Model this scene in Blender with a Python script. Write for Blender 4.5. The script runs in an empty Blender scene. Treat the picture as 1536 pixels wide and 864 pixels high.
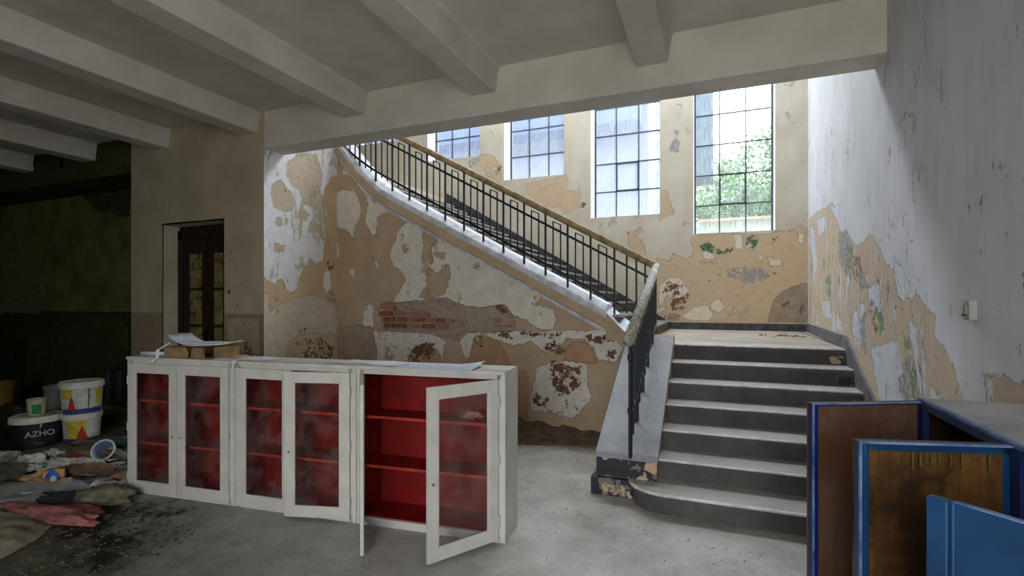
import bpy, bmesh, math, random
import numpy as np
from mathutils import Vector, Matrix
random.seed(7); rng = np.random.default_rng(7)
S = bpy.context.scene; COL = S.collection
PI = math.pi
# ---------------------------------------------------------------- camera
FPX, HOR, YAW, EYE = 756.0, 452.0, math.radians(22.2), 1.6
cam = bpy.data.objects.new('camera', bpy.data.cameras.new('camera')); COL.objects.link(cam)
cam.location = (0, 0, EYE); cam.rotation_euler = (PI/2, 0, YAW)
cam.data.sensor_width = 36; cam.data.lens = 36*FPX/1536; cam.data.shift_y = 20/1536
cam.data.clip_start = .05; cam.data.clip_end = 200
S.camera = cam
# ---------------------------------------------------------------- sky and exposure
S.view_settings.view_transform = 'Standard'; S.view_settings.look = 'None'
S.view_settings.gamma = 1; S.view_settings.use_curve_mapping = False
S.view_settings.exposure = 1.95
w = bpy.data.worlds.new('sky'); S.world = w; w.use_nodes = True
nt = w.node_tree; nt.nodes.clear()
_o = nt.nodes.new('ShaderNodeOutputWorld'); _b = nt.nodes.new('ShaderNodeBackground')
_tc = nt.nodes.new('ShaderNodeTexCoord'); _s = nt.nodes.new('ShaderNodeSeparateXYZ'); _r = nt.nodes.new('ShaderNodeValToRGB')
_r.color_ramp.elements[0].position = .45; _r.color_ramp.elements[0].color = (.42, .42, .40, 1)
_r.color_ramp.elements[1].position = .75; _r.color_ramp.elements[1].color = (.88, .95, 1.0, 1)
_m = nt.nodes.new('ShaderNodeMath'); _m.operation = 'MULTIPLY_ADD'; _m.inputs[1].default_value = .5; _m.inputs[2].default_value = .5
nt.links.new(_tc.outputs['Generated'], _s.inputs[0]); nt.links.new(_s.outputs[2], _m.inputs[0])
nt.links.new(_m.outputs[0], _r.inputs[0]); nt.links.new(_r.outputs[0], _b.inputs[0]); nt.links.new(_b.outputs[0], _o.inputs[0])
_b.inputs[1].default_value = 5.0
def portal(loc, rot, sx, sy):
    l = bpy.data.lights.new('window_portal', 'AREA'); l.shape = 'RECTANGLE'; l.size = sx; l.size_y = sy
    l.cycles.is_portal = True
    o = bpy.data.objects.new('window_portal', l); COL.objects.link(o); o.location = loc; o.rotation_euler = rot
# ---------------------------------------------------------------- constants of the place
XR, XR2 = 1.2, 1.33           # right wall, near / at the window wall
YW = 9.2                      # window wall
YB0, YB1 = 4.66, 4.98         # main beam
ZB, ZC = 3.51, 3.97           # beam underside, ceiling
XL = -5.25                    # side wall of the stairwell
YS = 5.97                     # stair wall plane
XD = -7.84                    # left end of the door wall
YA = 5.35                     # dark alcove wall
ZL = 1.12                     # landing
YREAR = -3.2; XFAR = -15.0; ZTOP = 7.6
XP0, XP1 = -.93, -.45         # parapet
F_ = np.array([-math.sin(YAW), math.cos(YAW), 0]); R_ = np.array([math.cos(YAW), math.sin(YAW), 0]); Z_ = np.array([0, 0, 1.])
def ray(x, y): return F_+(x-768)/FPX*R_+(HOR-y)/FPX*Z_
def atZ(x, y, z=0): r = ray(x, y); return Vector(r*((z-EYE)/r[2])+[0, 0, EYE])
def atY(x, y, Y): r = ray(x, y); return Vector(r*(Y/r[1])+[0, 0, EYE])
def atX(x, y, X): r = ray(x, y); return Vector(r*(X/r[0])+[0, 0, EYE])
# ---------------------------------------------------------------- node helpers
def lin(c):
    f = lambda v: v/12.92 if v <= .04045 else ((v+.055)/1.055)**2.4
    return (f(c[0]/255), f(c[1]/255), f(c[2]/255), 1)
class NT:
    def __init__(s, name):
        s.m = bpy.data.materials.new(name); s.m.use_nodes = True; s.t = s.m.node_tree; s.t.nodes.clear()
        s.out = s.n('ShaderNodeOutputMaterial'); s.tc = s.n('ShaderNodeTexCoord').outputs['Object']
    def n(s, k): return s.t.nodes.new(k)
    def l(s, a, b): s.t.links.new(a, b)
    def put(s, v, sock):
        if hasattr(v, 'is_output') or isinstance(v, bpy.types.NodeSocket): s.l(v, sock)
        else: sock.default_value = v
    def math(s, op, a, b=0.0, c=None):
        n = s.n('ShaderNodeMath'); n.operation = op; s.put(a, n.inputs[0]); s.put(b, n.inputs[1])
        if c is not None: s.put(c, n.inputs[2])
        return n.outputs[0]
    def map(s, scale, loc=(0, 0, 0)):
        n = s.n('ShaderNodeMapping'); s.l(s.tc, n.inputs[0]); n.inputs['Scale'].default_value = scale; n.inputs['Location'].default_value = loc
        return n.outputs[0]
    def noise(s, sc, det=3, rough=.55, vec=None, dist=0.0):
        n = s.n('ShaderNodeTexNoise'); n.inputs['Scale'].default_value = sc; n.inputs['Detail'].default_value = det
        n.inputs['Roughness'].default_value = rough; n.inputs['Distortion'].default_value = dist
        s.l(vec or s.tc, n.inputs['Vector']); return n.outputs[0]
    def ramp(s, v, lo, hi, a=0.0, b=1.0):
        n = s.n('ShaderNodeMapRange'); s.put(v, n.inputs[0])
        n.inputs[1].default_value = lo; n.inputs[2].default_value = hi; n.inputs[3].default_value = a; n.inputs[4].default_value = b
        return n.outputs[0]
    def mix(s, f, a, b):
        n = s.n('ShaderNodeMix'); n.data_type = 'RGBA'; s.put(f, n.inputs[0]); s.put(a, n.inputs[6]); s.put(b, n.inputs[7]); return n.outputs[2]
    def attr(s, name):
        n = s.n('ShaderNodeAttribute'); n.attribute_name = name; return n.outputs['Fac']
    def bsdf(s, col, rough=.8, metal=0.0, bump=None, bs=.4, bd=.01, spec=.35):
        p = s.n('ShaderNodeBsdfPrincipled'); s.put(col, p.inputs['Base Color']); s.put(rough, p.inputs['Roughness'])
        p.inputs['Metallic'].default_value = metal; p.inputs['Specular IOR Level'].default_value = spec
        if bump is not None:
            b = s.n('ShaderNodeBump'); b.inputs['Strength'].default_value = bs; b.inputs['Distance'].default_value = bd
            s.l(bump, b.inputs['Height']); s.l(b.outputs[0], p.inputs['Normal'])
        return p.outputs[0]
    def done(s, sh): s.l(sh, s.out.inputs[0]); return s.m
def plain(name, c, c2=None, rough=.7, metal=0.0, sc=6, bs=.15, spec=.35, grime=.0):
    t = NT(name); c2 = c2 or tuple(v*.85 for v in c)
    f = t.ramp(t.noise(sc, 5), .35, .65); col = t.mix(f, lin(c), lin(c2))
    if grime:
        g = t.ramp(t.noise(sc*3.3, 6, .7), .58, .72, 0, grime); col = t.mix(g, col, lin(tuple(v*.35 for v in c2)))
    return t.done(t.bsdf(col, rough, metal, t.noise(sc*8, 3), bs, .004, spec))
FLK = {'flaking_right_wall': [('tan', 1, (206, 208, 214), .575, 3.2, (1, 1, .42)), ('tan', 1, (128, 138, 136), .63, 5.0, (1, 1, .5)), ('tan', 1, (112, 96, 76), .66, 9.0, (1, 1, .6)), ('tan', -1, (188, 184, 180), .66, 4.0, (1, 1, .5)), ('tan', -1, (92, 88, 84), .71, 9.0, (1, 1, .8))],
 'peeled_stair_wall': [('white', 1, (166, 146, 122), .62, 3.4, (1, 1, .8)), ('white', -1, (198, 190, 178), .645, 3.6, (1, 1, .8)), ('white', 1, (104, 84, 68), .67, 10.0, (1, 1, 1))],
 'peeled_side_wall': [('white', 1, (190, 176, 152), .585, 3.0, (1, 1, .45)), ('white', -1, (214, 210, 204), .64, 3.4, (1, 1, .6)), ('white', 1, (140, 134, 126), .66, 9.0, (1, 1, .6))],
 'peeled_window_wall': [('tan', 1, (212, 202, 184), .63, 3.4, (1, 1, .8)), ('tan', -1, (186, 168, 138), .635, 3.0, (1, 1, .7)), ('tan', 1, (112, 88, 68), .66, 7.0, (1, 1, 1))],
 'beige_door_wall': [('dado', 1, (170, 156, 136), .66, 4.0, (1, 1, .8)), ('dado', 1, (84, 70, 58), .69, 6.0, (1, 1, .8))]}
SPK = {'brown': .055, 'blue': .06, 'green': .06, ('shade_toned_wall', 'green'): .0, ('flaking_right_wall', 'blue'): .045, ('flaking_right_wall', 'green'): .045, ('flaking_right_wall', 'brown'): .045, ('peeled_window_wall', 'green'): .04, ('peeled_window_wall', 'blue'): .05, ('peeled_stair_wall', 'brown'): .042, ('shade_toned_wall', 'brown'): .03}
def wall_mat(name, base, base2, layers, specks=None, streak=0.0, bumpd=.006, dmap=None, cracks=0.0):
    """layers: (attribute, colour, colour2, coarse, fine, height, speckle colour or None) painted from the bottom up"""
    t = NT(name)
    col = t.mix(t.ramp(t.noise(2.2, 5, .6), .35, .65), lin(base), lin(base2))
    n1 = t.noise(3.5, 3, .6, dist=.4); n2 = t.noise(17, 5, .7); n3 = t.noise(60, 3, .6); hgt = t.math('MULTIPLY', n3, .12)
    if streak:
        sv = t.noise(1.0, 4, .6, t.map((9, 9, .9))); col = t.mix(t.ramp(sv, .45, .72, 0, streak), col, lin(tuple(v*.62 for v in base2)))
    for a, c, c2, am, af, h, *_ in layers:
        av = t.attr(a)
        if a in ('brown', 'blue', 'green'): av = t.math('SUBTRACT', t.math('MINIMUM', av, .05), SPK.get((name, a), SPK[a]))
        v = t.math('ADD', av, t.math('MULTIPLY', t.math('SUBTRACT', n1, .5), am))
        v = t.math('ADD', v, t.math('MULTIPLY', t.math('SUBTRACT', n2, .5), af))
        m = t.ramp(v, -.0025, .0025)
        cc = t.mix(t.ramp(t.noise(5.0+len(a), 6, .65), .35, .68), lin(c), lin(c2))
        edge = t.math('SUBTRACT', t.ramp(v, -.014, -.003), t.ramp(v, .0, .006))
        col = t.mix(t.math('MULTIPLY', edge, .45), col, lin(tuple(q*.5 for q in c2)))  # dark rim put into the colour as shade along patch edges
        col = t.mix(m, col, cc)
        hgt = t.math('ADD', hgt, t.math('MULTIPLY', m, h))
    for a, sgn, c, thr, sc, vec in FLK.get(name, ()):      # small flakes: where paint a is present (sgn 1) or absent (-1)
        reg = t.ramp(t.math('MULTIPLY', t.attr(a), sgn), -.01, .04)
        fv = t.noise(sc, 7, .72, t.map(vec, (sc, thr*9, 2)), .5); m = t.math('MULTIPLY', t.ramp(fv, thr, thr+.012), reg); m = t.ramp(m, .4, .6)
        e_ = t.math('SUBTRACT', t.ramp(fv, thr-.03, thr), m); col = t.mix(t.math('MULTIPLY', t.math('MULTIPLY', e_, reg), .35), col, lin((96, 84, 72)))  # same painted edge shade around each flake
        col = t.mix(m, col, lin(c)); hgt = t.math('ADD', hgt, t.math('MULTIPLY', m, .7))
    if specks:
        s1 = t.ramp(t.noise(9, 6, .75, t.map((1, 1, .55), (3, 1, 5))), .635, .66)
        s2 = t.ramp(t.noise(1.1, 2), .4, .55)
        sp = t.math('MULTIPLY', s1, s2); col = t.mix(t.math('MULTIPLY', sp, .8), col, lin(specks)); hgt = t.math('SUBTRACT', hgt, t.math('MULTIPLY', sp, .5))
    if cracks:
        n = t.n('ShaderNodeTexVoronoi'); n.feature = 'DISTANCE_TO_EDGE'; n.inputs['Scale'].default_value = 1.6
        mv = t.n('ShaderNodeVectorMath'); mv.operation = 'MULTIPLY_ADD'; nn = t.n('ShaderNodeTexNoise'); nn.inputs['Scale'].default_value = 3; nn.inputs['Detail'].default_value = 6
        t.l(t.map((1, 1, .5)), nn.inputs['Vector']); t.l(nn.outputs['Color'], mv.inputs[0]); mv.inputs[1].default_value = (.6, .6, .6); t.l(t.map((1, 1, .45)), mv.inputs[2])
        t.l(mv.outputs[0], n.inputs['Vector'])
        c_ = t.math('MULTIPLY', t.ramp(n.outputs['Distance'], .0, .006, 1, 0), t.ramp(t.noise(.9, 2, .5, t.map((1, 1, 1), (7, 2, 1))), .5, .56))
        col = t.mix(t.math('MULTIPLY', c_, cracks), col, lin((70, 66, 62))); hgt = t.math('SUBTRACT', hgt, t.math('MULTIPLY', c_, .6))
    return t.done(t.bsdf(col, .88, 0, hgt, .9, bumpd, .2))
# ---------------------------------------------------------------- mesh helpers
class MB:
    def __init__(s): s.v = []; s.f = []; s.mi = []
    def poly(s, vs, faces, mi=0):
        k = len(s.v); s.v += [tuple(v) for v in vs]
        for f in faces: s.f.append([k+i for i in f]); s.mi.append(mi)
        return s
    def box(s, a, b, mi=0, M=None):
        (x0, y0, z0), (x1, y1, z1) = a, b
        vs = [Vector(p) for p in ((x0, y0, z0), (x1, y0, z0), (x1, y1, z0), (x0, y1, z0), (x0, y0, z1), (x1, y0, z1), (x1, y1, z1), (x0, y1, z1))]
        if M is not None: vs = [M @ v for v in vs]
        return s.poly(vs, [(0, 3, 2, 1), (4, 5, 6, 7), (0, 1, 5, 4), (1, 2, 6, 5), (2, 3, 7, 6), (3, 0, 4, 7)], mi)
    def prism(s, pts, ax, lo, hi, mi=0):
        """pts polygon in the two other axes, extruded along ax"""
        def P(p, t): return {'y': (p[0], t, p[1]), 'x': (t, p[0], p[1]), 'z': (p[0], p[1], t)}[ax]
        n = len(pts); vs = [P(p, lo) for p in pts]+[P(p, hi) for p in pts]
        fs = [list(range(n))[::-1], list(range(n, 2*n))]+[(i, (i+1) % n, n+(i+1) % n, n+i) for i in range(n)]
        return s.poly(vs, fs, mi)
    def sweep(s, pts, sec, up=Vector((0, 0, 1)), mi=0):
        """section (list of (side, up)) along a polyline"""
        pts = [Vector(p) for p in pts]; n = len(sec); vs = []
        for i, p in enumerate(pts):
            d = (pts[min(i+1, len(pts)-1)]-pts[max(i-1, 0)]).normalized(); sd = d.cross(up).normalized(); u = sd.cross(d).normalized()
            vs += [p+sd*a+u*b for a, b in sec]
        fs = [(i*n+j, i*n+(j+1) % n, (i+1)*n+(j+1) % n, (i+1)*n+j) for i in range(len(pts)-1) for j in range(n)]
        fs += [list(range(n))[::-1], [(len(pts)-1)*n+j for j in range(n)]]
        return s.poly(vs, fs, mi)
    def tube(s, pts, r, seg=8, mi=0): return s.sweep(pts, [(r*math.cos(a*2*PI/seg), r*math.sin(a*2*PI/seg)) for a in range(seg)], Vector((0, 0, 1)) if abs((Vector(pts[-1])-Vector(pts[0])).normalized().z) < .95 else Vector((0, 1, 0)), mi)
    def lathe(s, prof, seg=24, c=(0, 0, 0), mi=0, M=None):
        vs = []; n = len(prof)
        for r, z in prof:
            for k in range(seg):
                v = Vector((c[0]+r*math.cos(2*PI*k/seg), c[1]+r*math.sin(2*PI*k/seg), c[2]+z)); vs.append(M @ v if M is not None else v)
        fs = [(i*seg+k, i*seg+(k+1) % seg, (i+1)*seg+(k+1) % seg, (i+1)*seg+k) for i in range(n-1) for k in range(seg)]
        return s.poly(vs, fs, mi)
    def build(s, name, mats, parent=None, bevel=0.0, smooth=False, fix=True):
        me = bpy.data.meshes.new(name); me.from_pydata(s.v, [], s.f)
        for m in (mats if isinstance(mats, (list, tuple)) else [mats]): me.materials.append(m)
        me.polygons.foreach_set('material_index', s.mi)
        if fix:
            bm = bmesh.new(); bm.from_mesh(me); bmesh.ops.recalc_face_normals(bm, faces=bm.faces); bm.to_mesh(me); bm.free()
        if smooth: me.polygons.foreach_set('use_smooth', [True]*len(me.polygons))
        me.update(); o = bpy.data.objects.new(name, me); COL.objects.link(o)
        if parent: o.parent = parent
        if bevel:
            b = o.modifiers.new('bevel', 'BEVEL'); b.width = bevel; b.segments = 2; b.limit_method = 'ANGLE'
        return o
def tag(o, label=None, cat=None, group=None, kind=None):
    if label: o['label'] = label
    if cat: o['category'] = cat
    if group: o['group'] = group
    if kind: o['kind'] = kind
    return o
def empty(name, loc=(0, 0, 0), rz=0.0, **k):
    o = bpy.data.objects.new(name, None); COL.objects.link(o); o.location = loc; o.rotation_euler = (0, 0, rz); o.empty_display_size = .1
    return tag(o, **k)
def share(name, mesh, parent, loc=(0, 0, 0), rot=(0, 0, 0)):
    o = bpy.data.objects.new(name, mesh); COL.objects.link(o); o.parent = parent; o.location = loc; o.rotation_euler = rot; return o
def struct(name, mb, m, label, cat, parent=None, bevel=0.0):
    return tag(mb.build(name, m, parent, bevel), label, cat, kind='structure')
def sdf(P, poly):
    poly = np.array(poly, float); a = poly; b = np.roll(poly, -1, 0); d2 = np.full(len(P), 1e9); ins = np.zeros(len(P), bool)
    for p, q in zip(a, b):
        e = q-p; w_ = P-p; t = np.clip((w_@e)/max(e@e, 1e-12), 0, 1); dd = w_-t[:, None]*e; d2 = np.minimum(d2, (dd**2).sum(1))
        if p[1] != q[1]:
            c = (p[1] > P[:, 1]) != (q[1] > P[:, 1]); xi = (q[0]-p[0])*(P[:, 1]-p[1])/(q[1]-p[1])+p[0]; ins ^= c & (P[:, 0] < xi)
    d = np.sqrt(d2); return np.where(ins, d, -d)
def lines(segs):
    out = []
    for a, b, st in segs:
        n = max(1, int(round((b-a)/st))); out += list(np.linspace(a, b, n+1))
    return np.unique(np.round(out, 4))
def grid_wall(name, s, z, pos, layers, holes=(), mat=None, label='', cat='wall', ztop=None, extra=None, depth=None):
    """wall surface as a grid; layers {attr: [polygons in (s,z)]}; holes [(s0,s1,z0,z1)]"""
    SS, ZZ = np.meshgrid(s, z, indexing='ij')
    if ztop is not None:
        top = np.array([ztop(v) for v in s]); ZZ = ZZ/ZZ.max()*top[:, None]
    P = np.stack([SS.ravel(), ZZ.ravel()], 1); A = {}
    for k, polys in layers.items():
        v = np.full(len(P), -.5)
        for p in polys: v = np.maximum(v, sdf(P, p))
        A[k] = np.clip(v, -.5, .5)
    V = np.array([pos(a, b) for a, b in P])
    if depth is not None: V = V+depth(P, A)
    ns, nz = len(s), len(z); F = []
    for i in range(ns-1):
        for j in range(nz-1):
            cs = (s[i]+s[i+1])/2; cz = (z[j]+z[j+1])/2
            if any(h[0] < cs < h[1] and h[2] < cz < h[3] for h in holes): continue
            F.append((i*nz+j, (i+1)*nz+j, (i+1)*nz+j+1, i*nz+j+1))
    me = bpy.data.meshes.new(name); me.from_pydata(V.tolist(), [], F); me.materials.append(mat)
    for k, v in A.items():
        at = me.attributes.new(k, 'FLOAT', 'POINT'); at.data.foreach_set('value', v.astype(np.float32))
    me.update(); o = bpy.data.objects.new(name, me); COL.objects.link(o)
    return tag(o, label, cat, kind='structure')
#@@MATERIALS
WHITE = (214, 211, 206)
M = {}
M['ceiling'] = plain('ceiling_limewash', (206, 200, 190), (190, 184, 174), .9, sc=2, bs=.25)
M['beige'] = plain('beige_limewash', (196, 186, 166), (178, 168, 148), .9, sc=2)
M['reveal'] = plain('reveal_white', (226, 226, 228), (205, 205, 208), .85, sc=5)
M['iron'] = plain('black_iron', (22, 24, 34), (14, 15, 22), .45, .3, sc=20, spec=.5)
M['wood'] = plain('worn_wood_rail', (168, 148, 112), (120, 100, 72), .6, sc=14, bs=.3, grime=.3)
M['dustrail'] = plain('dusty_grey_rail', (176, 168, 156), (110, 104, 98), .7, sc=22, bs=.12, grime=.4)
M['curb'] = plain('white_curb', (214, 216, 226), (176, 178, 190), .6, sc=9, grime=.3)
M['fascia'] = plain('tan_fascia', (180, 158, 132), (166, 144, 118), .85, sc=3, grime=.25)
M['skirt'] = plain('dark_skirting', (44, 44, 48), (74, 74, 80), .55, sc=10, grime=.3)
M['skirt_grey'] = plain('grey_skirting', (116, 114, 122), (88, 86, 94), .6, sc=7, grime=.3)
M['muntin'] = plain('grey_steel_bar', (62, 66, 72), (82, 86, 92), .5, .2, sc=20)
M['white'] = plain('white_gloss_paint', (200, 197, 190), (184, 180, 172), .45, sc=5, bs=.12, spec=.4, grime=.12)
M['red'] = plain('red_paint', (130, 14, 9), (104, 10, 7), .5, sc=7, bs=.1, grime=.15)
M['redlight'] = plain('red_shelf_edge', (168, 56, 38), (150, 40, 26), .6, sc=12)
M['blue'] = plain('blue_paint', (20, 64, 104), (12, 48, 84), .45, sc=5, bs=.12, spec=.5, grime=.1)
M['navy'] = plain('navy_edge_paint', (22, 36, 98), (14, 26, 76), .4, sc=8, spec=.5)
M['blueedge'] = plain('worn_blue_edge', (120, 140, 176), (50, 82, 130), .5, sc=12)
M['dusty'] = plain('dusty_grey_top', (176, 172, 172), (150, 146, 148), .85, sc=4, grime=.25)
M['mortar'] = plain('lime_mortar', (182, 158, 138), (150, 128, 110), .95, sc=18, bs=.6)
M['brick'] = plain('old_brick', (152, 98, 60), (108, 70, 46), .95, sc=25, bs=.8, grime=.35)
M['brickdust'] = plain('pale_brick', (164, 112, 92), (140, 106, 92), .95, sc=25, bs=.8, grime=.2)
M['paper'] = plain('paper', (222, 224, 230), (206, 208, 216), .8, sc=9)
M['newsprint'] = plain('printed_sheet', (214, 218, 230), (176, 182, 200), .8, sc=40)
M['card'] = plain('cardboard', (150, 124, 88), (120, 98, 68), .9, sc=9, grime=.2)
M['plaster_w'] = M['reveal']
M['dirt'] = plain('brown_dirt', (116, 100, 84), (88, 74, 62), .98, sc=9, bs=.8, grime=.5)
M['leaf'] = plain('leaf_green', (74, 108, 44), (44, 76, 30), .7, sc=1.2)
M['leaf2'] = plain('pale_leaf_green', (110, 132, 76), (68, 98, 52), .7, sc=1.4)
M['bark'] = plain('bark', (92, 78, 62), (66, 56, 46), .9)
def brushed(name, c, c2, c3):
    t = NT(name); v = t.noise(1.0, 6, .7, t.map((14, 14, 1.3))); col = t.mix(t.ramp(v, .35, .6), lin(c), lin(c2))
    g = t.ramp(t.noise(2.6, 5, .7), .48, .6); col = t.mix(g, col, lin(c3))
    return t.done(t.bsdf(col, .55, 0, v, .2, .004, .3))
M['board'] = brushed('brown_hardboard', (112, 84, 70), (84, 62, 54), (92, 58, 40))
M['board2'] = brushed('ochre_stained_board', (116, 82, 32), (78, 46, 24), (48, 32, 16))
M['inside_dark'] = brushed('dark_rusty_inside', (54, 24, 16), (34, 18, 12), (20, 14, 10))
# dirty window glass
def glass_mat(name, milky, tint, streak_c, tcol):
    t = NT(name)
    tr = t.n('ShaderNodeBsdfTransparent'); tr.inputs[0].default_value = tcol
    tl = t.n('ShaderNodeBsdfTranslucent'); tl.inputs[0].default_value = tint
    gl = t.n('ShaderNodeBsdfGlossy'); gl.inputs['Roughness'].default_value = .12
    s1 = t.noise(1.0, 6, .75, t.map((26, 26, 4.5))); s2 = t.noise(60, 3, .7)
    v = t.math('ADD', t.ramp(s1, .42, .66, 0, .5), t.ramp(s2, .5, .75, 0, .35))
    f = t.math('MINIMUM', t.math('MULTIPLY_ADD', v, streak_c, milky), .95)
    m = t.n('ShaderNodeMixShader'); t.l(f, m.inputs[0]); t.l(tr.outputs[0], m.inputs[1]); t.l(tl.outputs[0], m.inputs[2])
    m2 = t.n('ShaderNodeMixShader'); m2.inputs[0].default_value = .05; t.l(m.outputs[0], m2.inputs[1]); t.l(gl.outputs[0], m2.inputs[2])
    return t.done(m2.outputs[0])
M['glass_clear'] = glass_mat('dusty_window_glass', .05, (.36, .39, .41, 1), .40, (.82, .86, .86, 1))
M['glass_milky'] = glass_mat('streaked_window_glass', .25, (.36, .38, .45, 1), .6, (.80, .83, .88, 1))
def cab_glass():
    t = NT('cabinet_glass'); tr = t.n('ShaderNodeBsdfTransparent'); tr.inputs[0].default_value = (.96, .95, .95, 1)
    gl = t.n('ShaderNodeBsdfGlossy'); gl.inputs['Roughness'].default_value = .04
    df = t.n('ShaderNodeBsdfDiffuse'); df.inputs[0].default_value = lin((170, 150, 145))
    fr = t.n('ShaderNodeFresnel'); fr.inputs[0].default_value = 1.5
    m = t.n('ShaderNodeMixShader'); t.l(t.ramp(t.noise(5, 5, .7), .42, .62, .008, .09), m.inputs[0]); t.l(tr.outputs[0], m.inputs[1]); t.l(df.outputs[0], m.inputs[2])
    m2 = t.n('ShaderNodeMixShader'); gm = t.n('ShaderNodeNewGeometry'); t.l(t.math('MULTIPLY', t.math('MULTIPLY', fr.outputs[0], 1.3), t.math('SUBTRACT', 1.0, gm.outputs['Backfacing'])), m2.inputs[0]); t.l(m.outputs[0], m2.inputs[1]); t.l(gl.outputs[0], m2.inputs[2])
    return t.done(m2.outputs[0])
M['cabglass'] = cab_glass()
def terrazzo(name, c1, c2, dark, chip, k=1.0):
    t = NT(name); col = t.mix(t.ramp(t.noise(1.6, 6, .65), .36, .64), lin(c1), lin(c2))
    n = t.n('ShaderNodeTexVoronoi'); n.inputs['Scale'].default_value = 70; t.l(t.tc, n.inputs['Vector'])
    ch = t.ramp(n.outputs['Distance'], .18, .3, 1, 0); sel = t.ramp(t.noise(40, 2), .5, .56)
    col = t.mix(t.math('MULTIPLY', t.math('MULTIPLY', ch, sel), .55*k), col, lin(chip))
    col = t.mix(t.math('MULTIPLY', t.ramp(t.noise(90, 2), .56, .66), .35*k), col, lin(dark))
    col = t.mix(t.ramp(t.noise(6, 6, .75), .58, .72, 0, .4), col, lin(dark))
    return t, col
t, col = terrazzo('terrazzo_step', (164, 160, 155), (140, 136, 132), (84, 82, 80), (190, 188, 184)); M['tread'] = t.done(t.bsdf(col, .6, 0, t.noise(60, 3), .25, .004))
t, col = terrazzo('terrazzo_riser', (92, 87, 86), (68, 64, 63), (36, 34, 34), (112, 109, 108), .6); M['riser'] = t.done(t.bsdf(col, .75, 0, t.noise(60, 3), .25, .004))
t, col = terrazzo('terrazzo_parapet', (150, 150, 156), (122, 122, 130), (70, 70, 78), (200, 200, 204), 1.0); M['parapet'] = t.done(t.bsdf(col, .55, 0, t.noise(60, 3), .25, .004))
M['nose'] = plain('worn_step_nosing', (214, 212, 208), (176, 174, 170), .5, sc=15, grime=.2)
# floor: terrazzo with a damp dirty part and dust by the stair wall (attributes painted on the floor mesh)
t, col = terrazzo('terrazzo_floor', (178, 175, 170), (142, 139, 133), (86, 83, 78), (214, 212, 210))
_n = t.noise(2.4, 6, .7); _n2 = t.noise(11, 5, .7)
def fl(a, am, af, lo, hi): return t.ramp(t.math('ADD', t.math('ADD', t.attr(a), t.math('MULTIPLY', t.math('SUBTRACT', _n, .5), am)), t.math('MULTIPLY', t.math('SUBTRACT', _n2, .5), af)), lo, hi)
col = t.mix(fl('dust', .5, .2, -.1, .25), col, t.mix(_n2, lin((128, 112, 94)), lin((104, 90, 74))))
col = t.mix(t.math('MULTIPLY', fl('damp', 1.2, .4, -.45, .45), .93), col, t.mix(t.ramp(_n2, .4, .6), lin((78, 74, 56)), lin((48, 46, 34))))
col = t.mix(fl('black', .9, .55, -.02, .1), col, lin((22, 21, 16)))
M['floor'] = t.done(t.bsdf(col, t.ramp(_n, .3, .7, .5, .85), 0, t.math('ADD', t.noise(50, 4), t.math('MULTIPLY', _n2, 2.0)), .35, .006))
#@@WALL MATERIALS
TAN, TAN2 = (178, 156, 132), (166, 143, 119)
PW, PW2 = (212, 206, 198), (196, 188, 176)
M['spine'] = wall_mat('peeled_stair_wall', TAN, TAN2, [
    ('white', PW, PW2, .10, .10, 1.0), ('tan', TAN, (164, 142, 118), .08, .09, -.8),
    ('plaster', (164, 148, 134), (142, 124, 110), .08, .09, -1.2), ('pale', (188, 176, 158), (170, 158, 140), .06, .05, .6),
    ('pink', (176, 140, 112), (160, 124, 98), .04, .03, .6),
    ('brown', (92, 58, 44), (128, 90, 70), .12, .30, -1.5), ('blue', (132, 138, 146), (108, 112, 116), .10, .18, .2), ('green', (78, 84, 62), (104, 104, 84), .12, .34, .2)],
    specks=(96, 84, 70))
M['side'] = wall_mat('peeled_side_wall', (200, 176, 144), (188, 162, 128), [
    ('white', (226, 226, 228), (210, 208, 208), .09, .12, 1.0), ('tan', (198, 182, 160), (184, 168, 148), .09, .10, -.8),
    ('pale', (204, 192, 172), (184, 172, 152), .08, .07, .6), ('brown', (92, 66, 50), (120, 100, 76), .12, .32, -1.2),
    ('blue', (146, 152, 164), (122, 128, 136), .10, .16, .2), ('green', (80, 88, 62), (96, 98, 78), .12, .34, .2)], specks=(110, 100, 90))
M['windowwall'] = wall_mat('peeled_window_wall', (204, 197, 184), (192, 183, 166), [
    ('tan', (200, 178, 150), (190, 168, 140), .11, .09, -1.0), ('white', (222, 212, 196), (206, 194, 176), .08, .10, .9),
    ('plaster', (168, 152, 134), (144, 128, 110), .06, .06, -1.0), ('brown', (104, 62, 42), (140, 104, 82), .12, .30, -1.4),
    ('blue', (140, 144, 152), (166, 164, 158), .08, .26, .3), ('green', (58, 98, 66), (92, 124, 86), .10, .20, .3)], specks=(150, 132, 106), streak=.08)
M['rightwall'] = wall_mat('flaking_right_wall', (214, 214, 220), (202, 202, 206), [
    ('tan', (200, 182, 160), (188, 170, 148), .07, .12, -1.2), ('white', (210, 212, 220), (196, 198, 206), .07, .16, 1.0),
    ('brown', (120, 98, 78), (160, 134, 108), .12, .36, -1.0), ('blue', (130, 140, 142), (160, 164, 164), .10, .38, .2), ('green', (108, 134, 104), (146, 162, 136), .10, .34, .2)],
    specks=(96, 92, 88), cracks=.7, streak=.12)
M['doorwall'] = wall_mat('beige_door_wall', (184, 172, 150), (168, 156, 134), [
    ('dado', (150, 134, 112), (134, 118, 98), .0, .004, .2), ('pale', (176, 158, 138), (156, 138, 118), .06, .10, .3),
    ('brown', (84, 58, 46), (120, 96, 80), .12, .34, -1.2), ('green', (66, 92, 62), (84, 98, 66), .1, .2, .1)], specks=(110, 98, 80))
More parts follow.
